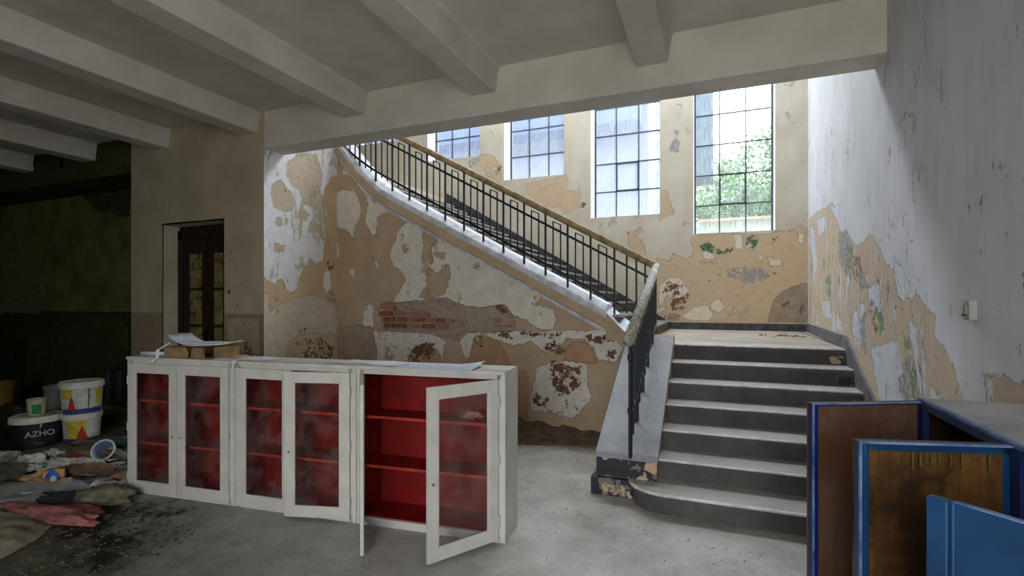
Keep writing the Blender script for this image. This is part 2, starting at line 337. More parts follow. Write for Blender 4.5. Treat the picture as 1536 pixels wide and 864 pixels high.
M['darkwall'] = wall_mat('shade_toned_wall', (116, 120, 76), (86, 92, 52), [
    ('dado', (56, 60, 30), (38, 42, 22), .0, .004, .2), ('pale', (116, 112, 84), (92, 90, 62), .1, .14, .3), ('brown', (60, 34, 18), (40, 26, 16), .2, .2, .0), ('green', (62, 74, 36), (46, 56, 28), .3, .2, .0)])  # dark olive tone puts the alcove's low light into the wall colour
#@@STRUCTURE
floor_s = lines([(XFAR-.3, -6, .12), (-6, 1.25, .05)]); floor_y = lines([(YREAR-.2, 1, .25), (1, 5.95, .05), (5.95, YW+.1, .4)])
def zp(*px): return [tuple(atZ(x, y, 0)[:2]) for x, y in px]
grid_wall('floor', floor_s, floor_y, lambda a, b: (a, b, 0.0), {
    'damp': [[(-12.6, -3.4), (-2.9, -3.4), (-2.75, 1.2), (-3.1, 2.2), (-4.0, 2.55), (-4.75, 2.6), (-4.9, 6.0), (-12.6, 6.0)]],
    'dust': [[(-5.2, 4.6), (-3.3, 5.0), (-2.2, 5.1), (-1.7, 5.35), (-.9, 5.1), (-.9, 6.0), (-5.2, 6.0)]],
    'black': [zp((60, 800), (120, 760), (190, 740), (200, 765), (170, 790), (215, 800), (170, 840), (120, 835), (100, 812)), zp((150, 680), (190, 650), (192, 700), (170, 715), (130, 720)), zp((190, 750), (230, 745), (260, 770), (215, 790)),
              zp((-60, 640), (190, 615), (188, 640), (60, 672), (-60, 700))],
    }, mat=M['floor'], label='grey terrazzo floor, damp and dirty on the left', cat='floor')
# ceiling with ribs
cl = MB(); cl.box((XFAR, YREAR, ZC), (XR+.2, YB0+.02, ZC+.2)); ceil = struct('ceiling', cl, M['ceiling'], 'off white ribbed concrete ceiling over the hall', 'ceiling')
for i, x in enumerate([-.68, -2.35, -3.98, -5.63, -7.3, -8.95, -10.6]):
    r = MB(); zb = 3.72
    r.prism([(x-.07, ZC+.02), (x-.035, ZC-.03), (x, zb+.01), (x+.01, zb), (x+.26, zb), (x+.27, zb+.01), (x+.305, ZC-.03), (x+.34, ZC+.02)], 'y', YREAR, YB0+.02)
    r.build('ceiling_rib', M['ceiling'], ceil)
bm_ = MB(); bm_.prism([(YB0, ZB), (YB1, ZB), (YB1, ZC+.3), (YB0, ZC+.3)], 'x', XL, XR+.05)
beam = struct('trim_1', bm_, M['ceiling'], 'broad off white concrete beam across the stairwell opening', 'beam', bevel=.012)
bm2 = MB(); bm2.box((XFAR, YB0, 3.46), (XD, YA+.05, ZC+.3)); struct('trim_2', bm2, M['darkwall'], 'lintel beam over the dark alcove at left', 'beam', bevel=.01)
# door wall
DR0, DR1, DZ = -7.14, -5.97, 2.66
def yp(Y, *px): return [(atY(x, y, Y).x, atY(x, y, Y).z) for x, y in px]
grid_wall('wall_front', lines([(XD, DR0, .06), (DR0, DR1, .1), (DR1, XL, .03)]), lines([(0, DZ, .04), (DZ, ZC+.05, .1)]), lambda a, b: (a, YB0, b), {
    'dado': [[(XD-.2, -.2), (XL+.3, -.2), (XL+.3, 1.43), (XD-.2, 1.43)]],
    'pale': [yp(YB0, (340, 478), (362, 476), (388, 480), (392, 540), (345, 545))],
    'brown': [yp(YB0, (350, 515), (372, 508), (385, 530), (380, 550), (350, 550)), yp(YB0, (338, 436), (346, 434), (344, 445), (338, 444))],
    'green': [yp(YB0, (210, 484), (216, 482), (216, 502), (211, 502))],
    }, holes=[(DR0, DR1, 0, DZ)], mat=M['doorwall'], label='beige wall with brownish dado around the recessed door', cat='wall')
dw = MB(); dw.box((DR0-.02, YB0, DZ), (DR1+.02, YB0+.35, DZ+.02)); dw.box((DR0-.02, YB0, 0), (DR0, YB0+.35, DZ)); dw.box((DR1, YB0, 0), (DR1+.02, YB0+.35, DZ)); dw.box((XD, YB0+.34, 0), (XL-.02, YB0+.36, ZC))
dw.box((XD, YB0+.005, 0), (XD+.02, YA+.1, ZC)); dwo = dw.build('door_reveal', M['beige'], bpy.data.objects['wall_front'])
# side wall of stairwell
side_px = lambda *px: [(atX(x, y, XL).y, atX(x, y, XL).z) for x, y in px]
grid_wall('wall_left', lines([(YB0, YS, .025)]), lines([(0, 3.9, .025), (3.9, ZTOP, .3)]), lambda a, b: (XL, a, b), {
    'white': [side_px((380, 200), (515, 200), (512, 235), (506, 262), (496, 268), (490, 280), (482, 300), (488, 350), (484, 392), (474, 398), (466, 386), (458, 400), (450, 412), (442, 440), (430, 436), (424, 418), (410, 424), (396, 414), (380, 412)), side_px((486, 408), (494, 405), (498, 430), (490, 440), (484, 430)), side_px((395, 520), (406, 515), (405, 560), (395, 560))],
    'tan': [side_px((410, 275), (422, 268), (432, 284), (442, 298), (438, 316), (426, 316), (412, 310), (406, 292)), side_px((430, 246), (446, 232), (458, 230), (474, 232), (484, 262), (478, 290), (466, 300), (474, 310), (456, 306), (450, 286), (440, 280), (430, 262)), side_px((444, 318), (456, 314), (464, 322), (460, 332), (448, 328)), side_px((414, 328), (422, 326), (424, 338), (415, 338)), side_px((426, 328), (432, 328), (432, 338), (427, 338)), side_px((411, 366), (426, 368), (428, 378), (412, 380))],
    'pale': [side_px((404, 470), (430, 452), (450, 446), (470, 444), (500, 452), (506, 480), (508, 500), (480, 500), (450, 500), (430, 520), (424, 560), (395, 560), (395, 440), (402, 442))],
    'brown': [side_px((448, 492), (472, 486), (470, 494), (446, 502))],
    'blue': [side_px((406, 440), (414, 438), (424, 450), (418, 458), (408, 454)), side_px((410, 460), (420, 456), (422, 478), (412, 485)), side_px((486, 440), (498, 430), (506, 440), (509, 462), (500, 470), (488, 452)), side_px((442, 432), (452, 432), (452, 438), (444, 438))],
    'green': [side_px((484, 388), (500, 385), (504, 405), (494, 412), (486, 400)), side_px((440, 510), (480, 500), (504, 520), (500, 545), (440, 540)), side_px((420, 420), (434, 418), (436, 434), (424, 434))]},
    mat=M['side'], label='brightly lit side wall left of the stairs with flaking white paint over tan', cat='wall')
pz = MB(); pz.box((XL-.3, YB0+.36, 0), (XL-.01, YS+3.4, 3.6)); pz.build('wall_core', M['beige'], bpy.data.objects['wall_left'])
# stair wall
def cap_z(x):
    if x > -1.22: return 1.22+(1.52-1.22)*(min(x, -1.0)+1.0)/(-.22)
    z = 1.55+.531*(-1.22-x)
    if x < -4.3: z += .42*(-4.3-x)**1.7
    return z-.03
sp = lambda *px: [(atY(x, y, YS).x, atY(x, y, YS).z) for x, y in px]
brick_region = sp((568, 458), (576, 453), (590, 452), (600, 456), (612, 462), (640, 466), (660, 478), (690, 480), (700, 492), (640, 497), (600, 495), (576, 492))
L_sp = {
    'white': [sp((500, 290), (512, 284), (530, 286), (540, 300), (541, 320), (534, 338), (531, 362), (522, 346), (508, 340), (500, 330)),
              sp((533, 272), (540, 270), (552, 284), (560, 302), (570, 304), (584, 308), (583, 318), (566, 326), (564, 350), (558, 352), (548, 332), (552, 305), (546, 290)),
              sp((496, 364), (508, 362), (510, 385), (500, 392)),
              sp((618, 330), (626, 332), (634, 346), (636, 370), (632, 384), (646, 398), (652, 392), (645, 375), (655, 348), (668, 346), (700, 362), (730, 375), (755, 393), (785, 410), (808, 430), (812, 445), (802, 458), (830, 463), (836, 480), (828, 494), (812, 496), (790, 480), (770, 470), (740, 460), (720, 462), (700, 462), (680, 460), (665, 450), (640, 455), (610, 452), (585, 457), (596, 440), (608, 420), (604, 408), (590, 400), (585, 380), (596, 350), (605, 335)),
              sp((545, 460), (558, 457), (560, 490), (545, 492)), sp((524, 404), (533, 403), (532, 414), (526, 414)),
              sp((560, 497), (650, 499), (668, 512), (664, 540), (655, 524), (640, 518), (620, 524), (608, 545), (600, 560), (560, 560)),
              sp((686, 500), (700, 496), (740, 498), (860, 496), (930, 494), (938, 520), (922, 545), (900, 540), (880, 510), (850, 508), (840, 520), (818, 530), (796, 512), (770, 520), (752, 512), (726, 500), (712, 506), (704, 540), (696, 535)),
              sp((806, 550), (850, 540), (880, 548), (884, 600), (862, 626), (800, 616), (796, 600))],
    'tan': [sp((632, 384), (646, 404), (658, 412), (664, 398), (676, 398), (676, 412), (668, 440), (650, 448), (630, 446), (640, 428), (638, 405)), sp((650, 378), (668, 380), (666, 388), (652, 384)), sp((604, 368), (608, 366), (610, 380), (605, 380))],
    'plaster': [sp((566, 460), (576, 453), (600, 454), (630, 452), (650, 446), (668, 447), (690, 456), (720, 462), (742, 458), (756, 456), (766, 470), (772, 494), (740, 498), (700, 500), (690, 512), (660, 505), (640, 500), (600, 497), (575, 494)), sp((508, 492), (536, 488), (556, 490), (566, 520), (564, 562), (506, 562))],
    'pale': [sp((474, 500), (504, 498), (508, 560), (440, 560), (438, 520))],
    'pink': [sp((702, 545), (708, 520), (724, 506), (748, 512), (758, 530), (768, 552), (792, 560), (790, 645), (700, 645)), sp((846, 540), (850, 520), (866, 512), (884, 516), (896, 545))],
    'brown': [sp((610, 522), (636, 510), (655, 512), (650, 540), (628, 548), (612, 542)), sp((702, 502), (722, 500), (728, 522), (712, 524)), sp((742, 494), (766, 496), (772, 510), (752, 512)), sp((774, 496), (850, 496), (842, 508), (790, 508)), sp((800, 510), (846, 512), (852, 530), (832, 536), (812, 526)), sp((866, 500), (930, 500), (926, 516), (890, 520)),
              sp((826, 540), (872, 548), (876, 580), (850, 600), (824, 580)), sp((800, 585), (830, 594), (820, 615), (796, 606)), sp((736, 458), (754, 456), (766, 472), (748, 472)), sp((905, 520), (926, 520), (924, 540), (910, 540))],
    'blue': [sp((500, 462), (510, 450), (512, 470), (504, 480)), sp((488, 500), (510, 496), (506, 516), (490, 510)), sp((800, 612), (860, 616), (856, 626), (806, 624))],
    'green': [sp((496, 395), (508, 390), (508, 410), (498, 412)), sp((568, 458), (600, 456), (596, 470), (572, 470))],
    'brick': [brick_region]}
def dep(P, A):
    v = np.zeros((len(P), 3)); v[:, 1] = np.clip(A['brick']*1.2, 0, .022); v[:, 1] -= np.clip(A['white']*.4, 0, .003); return v
def stz(x): return cap_z(x)-.10
grid_wall('wall_back', lines([(XL, XP0+.02, .024)]), lines([(0, 1, .009)])*1.0, lambda a, b: (a, YS, b), L_sp, mat=M['spine'], label='tan stair wall with peeled white patches and exposed bricks under the upper flight', cat='wall', ztop=stz, depth=dep)
sw = bpy.data.objects['wall_back']
# bricks, each one a part of the stair wall; measured in the photo as (x0,x1,y0,y1)
random.seed(3)
BR = [(568, 588, 467, 474, 0), (574, 580, 476, 483, 0), (582, 592, 476, 483, 0), (595, 610, 476, 483, 0), (611, 623, 476, 483, 1), (625, 636, 476, 483, 0), (638, 651, 477, 483, 1), (654, 666, 477, 484, 0), (669, 680, 478, 484, 1),
      (576, 589, 485, 492, 0), (591, 607, 485, 492, 0), (609, 628, 486, 492, 1), (632, 652, 486, 493, 0), (655, 672, 486, 493, 1), (590, 606, 467, 474, 1), (609, 627, 468, 474, 1), (630, 644, 469, 475, 1), (570, 592, 456, 464, 1), (741, 754, 477, 484, 1), (754, 768, 487, 491, 1), (741, 752, 487, 491, 1)]
for (a, b, c, d, k) in BR:
    p, q = atY(a, d, YS), atY(b, c, YS); m = MB(); j = lambda: random.uniform(-.004, .004)
    x0, x1, z0, z1 = p.x, q.x, p.z, q.z; yb = YS+.03; yf = YS-(.004 if a < 740 else .003)-random.uniform(0, .006)
    vs = [(x0, yb, z0), (x1, yb, z0), (x1, yb, z1), (x0, yb, z1)]+[(x+j()+s*.004, yf, z+j()+u*.003) for x, z, s, u in ((x0, z0, 1, 1), (x1, z0, -1, 1), (x1, z1, -1, -1), (x0, z1, 1, -1))]
    m.poly(vs, [(0, 1, 2, 3), (4, 5, 6, 7), (0, 1, 5, 4), (1, 2, 6, 5), (2, 3, 7, 6), (3, 0, 4, 7)]); m.build('brick', M['brickdust' if k else 'brick'], sw)
# right wall, a little splayed beyond the steps
KS = (XR2-XR)/(YW-5.92)
def rx(y): return XR if y < 5.92 else XR+KS*(y-5.92)
def rp(*px):
    out = []
    for x, y in px:
        r = ray(x, y); t_ = XR/r[0]
        if t_*r[1] > 5.92 or t_ < 0: t_ = (XR-5.92*KS)/(r[0]-KS*r[1])
        p = r*t_; out.append((p[1], p[2]+EYE))
    return out
grid_wall('wall_right', lines([(YREAR-.1, 1.6, .4), (1.6, 5.92, .025), (5.92, YW, .035)]), lines([(0, .9, .3), (.9, 3.9, .025), (3.9, ZTOP, .4)]), lambda a, b: (rx(a), a, b), {
    'tan': [rp((1213, 330), (1226, 318), (1250, 305), (1262, 330), (1270, 345), (1282, 372), (1294, 366), (1304, 352), (1312, 358), (1320, 375), (1328, 395), (1345, 412), (1352, 440), (1366, 452), (1374, 440), (1390, 460), (1404, 478), (1402, 488), (1396, 500), (1414, 520), (1428, 545), (1438, 575), (1444, 605), (1420, 640), (1330, 640), (1290, 560), (1266, 510), (1214, 482)),
            rp((1476, 562), (1500, 566), (1540, 578), (1545, 620), (1480, 612)), rp((1500, 250), (1503, 250), (1503, 256))],
    'white': [rp((1226, 330), (1238, 322), (1236, 348), (1228, 355)), rp((1244, 312), (1262, 306), (1270, 345), (1262, 350), (1256, 330)), rp((1280, 470), (1296, 450), (1300, 490), (1290, 510), (1278, 500)), rp((1300, 430), (1318, 425), (1322, 465), (1306, 468)), rp((1306, 520), (1345, 512), (1356, 560), (1360, 610), (1320, 610)), rp((1340, 390), (1352, 398), (1366, 432), (1356, 450), (1346, 440)), rp((1256, 470), (1262, 480), (1262, 498), (1254, 492)), rp((1388, 440), (1392, 455), (1384, 458)), rp((1396, 580), (1412, 600), (1410, 620), (1396, 618)), rp((1216, 340), (1222, 345), (1226, 400), (1220, 420)), rp((1232, 452), (1244, 450), (1248, 480), (1236, 476))],
    'brown': [rp((1300, 430), (1316, 460), (1320, 500), (1308, 500)), rp((1414, 590), (1440, 586), (1440, 598), (1420, 600)), rp((1268, 380), (1290, 380), (1300, 430), (1280, 420))],
    'blue': [rp((1258, 342), (1272, 345), (1280, 370), (1282, 410), (1268, 415), (1258, 390)), rp((1284, 405), (1300, 400), (1304, 440), (1290, 440)), rp((1290, 470), (1300, 460), (1300, 540), (1292, 530)), rp((1345, 545), (1366, 520), (1370, 600), (1350, 610))],
    'green': [rp((1236, 415), (1246, 410), (1250, 450), (1240, 448)), rp((1366, 545), (1378, 536), (1388, 548), (1386, 600), (1364, 606)), rp((1312, 455), (1322, 455), (1330, 500), (1318, 510)), rp((1270, 360), (1278, 370), (1278, 420), (1268, 420)), rp((1352, 500), (1366, 495), (1370, 530), (1356, 530)), rp((1232, 385), (1240, 390), (1236, 410))]},
    mat=M['rightwall'], label='long white right wall with flaking tan lower part and cracks', cat='wall')
# window wall
tanp = lambda x: math.tan(math.atan((x-768)/FPX)-YAW)
def zat(x, y, Y): return atY(x, y, Y).z
PH = .53
WN = []
for (x0, x1, yb, rows, milky) in ((1040, 1163, 348, 7, 0), (886, 990, 324, 7, 1), (756, 846, 266, 6, 1), (641, 720, 238, 5, 1), (537, 603, 214, 4, 1)):
    X0, X1 = tanp(x0)*YW, tanp(x1)*YW; z0 = zat((x0+x1)/2, yb, YW); WN.append((X0, X1, z0, min(z0+rows*PH+.06, ZTOP-.2), rows, milky))
sx = set(); sz = set()
hl = [(a, b, c, d) for a, b, c, d, _, _ in WN]
segx = sorted([-9.5, -5.6, XR2+.02]+[v for h in hl for v in h[:2]]); segz = sorted([ZL-.2, 5.2, ZTOP]+[v for h in hl for v in h[2:]])
segs = [(a, b, .035 if a >= -5.61 else .5) for a, b in zip(segx, segx[1:])]; segsz = [(a, b, .035 if a < 5.0 else .5) for a, b in zip(segz, segz[1:])]
wp = lambda *px: [(atY(x, y, YW).x, atY(x, y, YW).z) for x, y in px]
grid_wall('wall_window_side', lines(segs), lines(segsz), lambda a, b: (a, YW, b), {
    'tan': [wp((984, 388), (1004, 392), (1010, 380), (1030, 390), (1040, 384), (1036, 358), (1060, 350), (1160, 352), (1164, 345), (1180, 348), (1200, 338), (1214, 344), (1214, 500), (960, 500), (975, 430), (985, 420)), wp((944, 350), (962, 340), (965, 346), (955, 352), (968, 370), (966, 395), (940, 390)),
            wp((790, 276), (820, 270), (850, 262), (854, 276), (845, 286), (872, 288), (868, 312), (846, 318), (838, 310), (820, 312), (790, 290)), wp((716, 232), (740, 232), (752, 256), (748, 290), (730, 268)), wp((985, 290), (1000, 285), (1010, 320), (990, 330)), wp((700, 400), (790, 420), (780, 440), (700, 420)), wp((600, 330), (640, 340), (650, 380), (610, 370))],
    'white': [wp((1024, 474), (1042, 460), (1060, 457), (1070, 470), (1066, 480), (1028, 480)), wp((1066, 455), (1080, 448), (1088, 460), (1078, 470), (1068, 464)), wp((988, 430), (1004, 418), (1018, 418), (1030, 430), (1034, 440), (1016, 448), (1000, 442), (990, 460)), wp((1150, 385), (1172, 390), (1176, 400), (1156, 398)), wp((1050, 370), (1066, 374), (1076, 390), (1056, 388)), wp((1100, 352), (1112, 352), (1114, 376), (1104, 372)), wp((1196, 350), (1206, 352), (1204, 366), (1198, 364))],
    'plaster': [wp((1160, 452), (1172, 438), (1190, 430), (1210, 424), (1214, 484), (1152, 482)), wp((1003, 470), (1020, 474), (1016, 480), (1000, 480))],
    'brown': [wp((1000, 420), (1024, 425), (1036, 440), (1034, 468), (1004, 470), (1006, 445), (990, 440)), wp((866, 300), (884, 302), (882, 314), (866, 312)), wp((745, 248), (754, 248), (752, 264), (742, 264)), wp((1158, 428), (1168, 428), (1172, 450), (1162, 450)), wp((1192, 455), (1212, 450), (1212, 478), (1196, 474)), wp((1174, 450), (1190, 448), (1188, 460), (1172, 462))],
    'blue': [wp((1046, 388), (1080, 388), (1080, 398), (1048, 398)), wp((1084, 402), (1106, 398), (1150, 402), (1158, 418), (1140, 428), (1104, 424), (1086, 414)), wp((700, 240), (722, 230), (720, 250), (704, 254)), wp((1000, 230), (1010, 190), (1020, 190), (1022, 230))],
    'green': [wp((1044, 366), (1062, 360), (1084, 374), (1100, 370), (1102, 378), (1082, 384), (1052, 380)), wp((1116, 356), (1130, 350), (1142, 354), (1138, 370), (1128, 386), (1122, 372), (1114, 366)), wp((1156, 356), (1164, 350), (1172, 352), (1168, 362), (1158, 370), (1152, 378)), wp((1182, 342), (1192, 340), (1191, 352), (1183, 352)), wp((1056, 418), (1066, 416), (1070, 424), (1060, 426))]},
    holes=hl, mat=M['windowwall'], label='cream window wall of the stairwell with peeling tan lower part', cat='wall')
RD = .33
wwall = bpy.data.objects['wall_window_side']
bk = MB()
for X0, X1, z0, z1, rows, milky in WN:
    for a, b in (((X0-.02, YW+.004, z0-.02), (X0, YW+RD+.06, z1+.02)), ((X1, YW+.004, z0-.02), (X1+.02, YW+RD+.06, z1+.02)), ((X0, YW+.004, z1), (X1, YW+RD+.06, z1+.02))): bk.box(a, b)
bk.build('window_reveal', M['reveal'], wwall)
# solid outer leaf of the wall so no light leaks
ol = MB(); xs = sorted([-9.5, XR2+.3]+[v for h in hl for v in h[:2]]); yb0 = YW+RD+.05
for a, b in zip(xs, xs[1:]):
    hh = [h for h in hl if abs(h[0]-a) < 1e-6 and abs(h[1]-b) < 1e-6]
    if hh: ol.box((a, yb0, 0), (b, yb0+.1, hh[0][2])); ol.box((a, yb0, hh[0][3]), (b, yb0+.1, ZTOP+.3))
    else: ol.box((a, yb0, 0), (b, yb0+.1, ZTOP+.3))
ol.build('outer_leaf', M['beige'], wwall)
for i, (X0, X1, z0, z1, rows, milky) in enumerate(WN):
    e = empty('window_%d' % (i+1), ((X0+X1)/2, YW+RD, z0), label=['tall steel window nearest the right wall with trees outside', 'tall steel window with milky streaked panes, second from the right wall', 'steel window third from the right wall, beside the upper flight', 'steel window fourth from the right wall, half hidden by the beam', 'steel window farthest left, its foot seen behind the railing posts'][i], cat='window', kind='structure')
    W_ = X1-X0; Hh = z1-z0; pw = W_/3; mb = MB(); t_ = .018
    mb.box((-W_/2, 0, 0), (-W_/2+.03, .04, Hh)); mb.box((W_/2-.03, 0, 0), (W_/2, .04, Hh)); mb.box((-W_/2, 0, 0), (W_/2, .04, .03)); mb.box((-W_/2, 0, Hh-.03), (W_/2, .04, Hh)); mb.build('window_frame', M['muntin'], e)
    sl = MB(); sl.prism([(-RD+.004, -.06), (-RD-.0, -.0), (0, .03), (.05, .03), (.05, -.06)], 'x', -W_/2, W_/2); s_ = sl.build('window_sill', M['reveal'], e)
    for k in (1, 2):
        m = MB(); m.box((-t_/2, .004, .02), (t_/2, .034, Hh-.02)); o = m.build('muntin', M['muntin'], e); o.location = (-W_/2+k*pw, 0, 0)
    for k in range(1, rows):
        m = MB(); m.box((-W_/2+.02, .006, -t_/2), (W_/2-.02, .032, t_/2)); o = m.build('muntin', M['muntin'], e); o.location = (0, 0, k*PH)
    if i < 2:   # opening casement in the middle of the second row
        m = MB(); a, b, c, d, q = -pw/2, pw/2, PH, 2*PH, .02
        for lo, hi in (((a, -.01, c), (a+q, .05, d)), ((b-q, -.01, c), (b, .05, d)), ((a, -.01, c), (b, .05, c+q)), ((a, -.01, d-q), (b, .05, d))): m.box(lo, hi)
        m.build('casement_frame', M['muntin'], e)
    pm = MB(); pm.box((-pw/2+.006, .018, .006), (pw/2-.006, .022, PH-.006)); p0 = pm.build('pane', M['glass_milky' if milky else 'glass_clear'], e); first = True
    for r in range(rows):
        for c in range(3):
            loc = ((c-1)*pw, 0, r*PH)
            if first: p0.location = loc; first = False
            else: share('pane', p0.data, e, loc)
    portal(((X0+X1)/2, YW+RD+.12, (z0+z1)/2), (-PI/2, 0, 0), W_, Hh)
# other shell pieces of the hall and the stairwell, closing it against the sky
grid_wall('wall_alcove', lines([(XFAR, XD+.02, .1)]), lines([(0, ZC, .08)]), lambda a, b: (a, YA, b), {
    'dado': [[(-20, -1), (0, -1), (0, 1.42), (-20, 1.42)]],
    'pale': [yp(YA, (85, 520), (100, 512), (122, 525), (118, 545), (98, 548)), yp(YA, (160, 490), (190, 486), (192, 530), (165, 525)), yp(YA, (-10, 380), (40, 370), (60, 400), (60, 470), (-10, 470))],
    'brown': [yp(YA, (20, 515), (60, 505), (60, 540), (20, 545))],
    'green': [yp(YA, (40, 520), (90, 480), (80, 470), (190, 475), (190, 600), (40, 600)), yp(YA, (110, 285), (196, 262), (196, 330), (140, 310))]},  # upper patch paints the shading below the lintel onto the wall
    mat=M['darkwall'], label='olive wall of the alcove at left, its dimness painted in, with a darker dado', cat='wall')
hole = MB(); hc = atY(45, 238, YB0); hole.lathe([(.0, 0), (.22, 0), (.27, .014)], 14, M=Matrix.Translation(hc+Vector((0, -.012, 0))) @ Matrix.Rotation(PI/2, 4, 'X') @ Matrix.Diagonal((1, .6, 1, 1)))
hole.build('dark_hole', plain('hole_shade', (12, 11, 8), sc=5), bpy.data.objects['trim_2'])  # shaded depth of the hole painted as a black disc
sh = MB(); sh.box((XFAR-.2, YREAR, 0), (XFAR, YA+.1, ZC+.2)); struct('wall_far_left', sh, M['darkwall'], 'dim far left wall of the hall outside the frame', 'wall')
sh = MB(); ws = [(-1.1, 1.1)]; WZ0, WZ1 = .5, 3.2; xs = [XFAR]+[v for q in ws for v in q]+[XR+.2]  # unseen window opening added to bring daylight into the hall
for k, (a, b) in enumerate(zip(xs, xs[1:])):
    if k % 2: sh.box((a, YREAR-.2, 0), (b, YREAR, WZ0)); sh.box((a, YREAR-.2, WZ1), (b, YREAR, ZC+.2)); portal(((a+b)/2, YREAR-.22, (WZ0+WZ1)/2), (PI/2, 0, 0), b-a, WZ1-WZ0)
    else: sh.box((a, YREAR-.2, 0), (b, YREAR, ZC+.2))
struct('wall_rear', sh, M['beige'], 'rear wall of the hall with an added window opening behind the viewer', 'wall')
sh = MB(); sh.box((XL-4.3, YB0+.02, ZC+.0), (XL, YS-.02, ZC+.2)); sh.box((-9.6, YS+.02, 3.6), (XL-.0, YW+.4, 3.72)); struct('floor_upper', sh, M['beige'], 'upper landing slab at the head of the upper flight', 'floor')
sh = MB(); sh.box((XL-.1, YB0, ZC+.3), (XR+.2, YB0+.1, ZTOP)); sh.box((-9.6, YB0, ZC+.2), (XL-.1, YB0+.1, ZTOP)); struct('wall_upper', sh, M['beige'], 'cream wall of the upper storey above the beam', 'wall')
sh = MB(); sh.box((-9.6, YB0, 3.7), (-9.5, YW+.4, ZTOP)); struct('wall_upper_left', sh, M['beige'], 'cream end wall of the upper landing', 'wall')
sh = MB(); SK = (-5.0, .8, 7.5, 8.9)  # unseen roof opening added to brighten the stairwell with daylight
sh.box((-9.6, YB0, ZTOP), (SK[0], YW+.5, ZTOP+.2)); sh.box((SK[1], YB0, ZTOP), (XR2+.4, YW+.5, ZTOP+.2)); sh.box((SK[0], YB0, ZTOP), (SK[1], SK[2], ZTOP+.2)); sh.box((SK[0], SK[3], ZTOP), (SK[1], YW+.5, ZTOP+.2))
portal(((SK[0]+SK[1])/2, (SK[2]+SK[3])/2, ZTOP+.21), (0, 0, 0), SK[1]-SK[0], SK[3]-SK[2]); struct('ceiling_upper', sh, M['ceiling'], 'white ceiling high over the stairwell with an added skylight opening', 'ceiling')
sh = MB(); sh.box((XR+.15, YREAR-.2, 0), (XR+.35, YW+.5, ZTOP+.2)); struct('wall_right_outer', sh, M['beige'], 'outer leaf of the right wall', 'wall')
# light switch on right wall
sw_ = empty('light_switch', (XR, 3.235, 1.555), label='small grey plastic light switch on the white right wall', cat='light switch')
m = MB(); m.box((-.035, -.036, -.05), (0, .036, .05)); m.build('switch_box', plain('aged_plastic', (176, 178, 172), sc=30), sw_, bevel=.006)
m = MB(); m.box((-.043, -.016, -.022), (-.034, .016, .022)); m.build('rocker', plain('rocker_grey', (150, 152, 146), sc=30), sw_, bevel=.004)
m = MB(); m.box((-.052, -.005, -.03), (-.03, .005, -.018)); m.build('lever', plain('dark_lever', (60, 60, 58), sc=30), sw_)
# door
dr = empty('door_1', ((DR0+DR1)/2, YB0+.2, 0), label='dark brown double door with six yellowish panes in the recess', cat='door', kind='structure')
DW = DR1-DR0; DH = 2.60
M['darkwood'] = plain('dark_brown_wood', (46, 30, 24), (28, 20, 18), .6, sc=8, grime=.4)
t = NT('yellowed_pane'); _v = t.noise(7, 6, .7); col = t.mix(t.ramp(_v, .35, .6), lin((150, 142, 84)), lin((108, 94, 56))); col = t.mix(t.ramp(t.noise(12, 5, .7), .56, .6), col, lin((50, 26, 18))); M['yellowpane'] = t.done(t.bsdf(col, .35, 0, _v, .2, .003))
fr = MB(); fr.box((-DW/2, 0, 0), (-DW/2+.09, .08, DH)); fr.box((DW/2-.09, 0, 0), (DW/2, .08, DH)); fr.box((-DW/2, 0, DH-.12), (DW/2, .08, DH)); fr.box((-DW/2, .03, DH), (DW/2, .08, DZ)); fr.build('door_frame', M['darkwood'], dr)
for s in (-1, 1):
    lf = MB(); a0, a1 = (-DW/2+.1, -.01) if s < 0 else (.01, DW/2-.1); b0, b1 = a0+.1, a1-.1
    lf.box((a0, .02, .02), (b0, .06, DH-.13)); lf.box((b1, .02, .02), (a1, .06, DH-.13)); lf.box((b0, .02, .02), (b1, .06, .75)); lf.box((b0, .02, 2.27), (b1, .06, DH-.13))
    for z in (1.26, 1.77): lf.box((b0, .022, z-.02), (b1, .055, z+.02))
    lo = lf.build('door_leaf', M['darkwood'], dr)
    for z0, z1 in ((.75, 1.24), (1.28, 1.75), (1.79, 2.27)):
        p = MB(); p.box((b0, .036, z0), (b1, .044, z1)); p.build('pane', M['yellowpane'], lo)
hd = MB(); hd.box((-.03, -.02, 1.05), (.0, .03, 1.2)); hd.tube([(-.015, -.03, 1.14), (-.1, -.04, 1.13)], .008); hd.build('door_handle', M['iron'], dr)
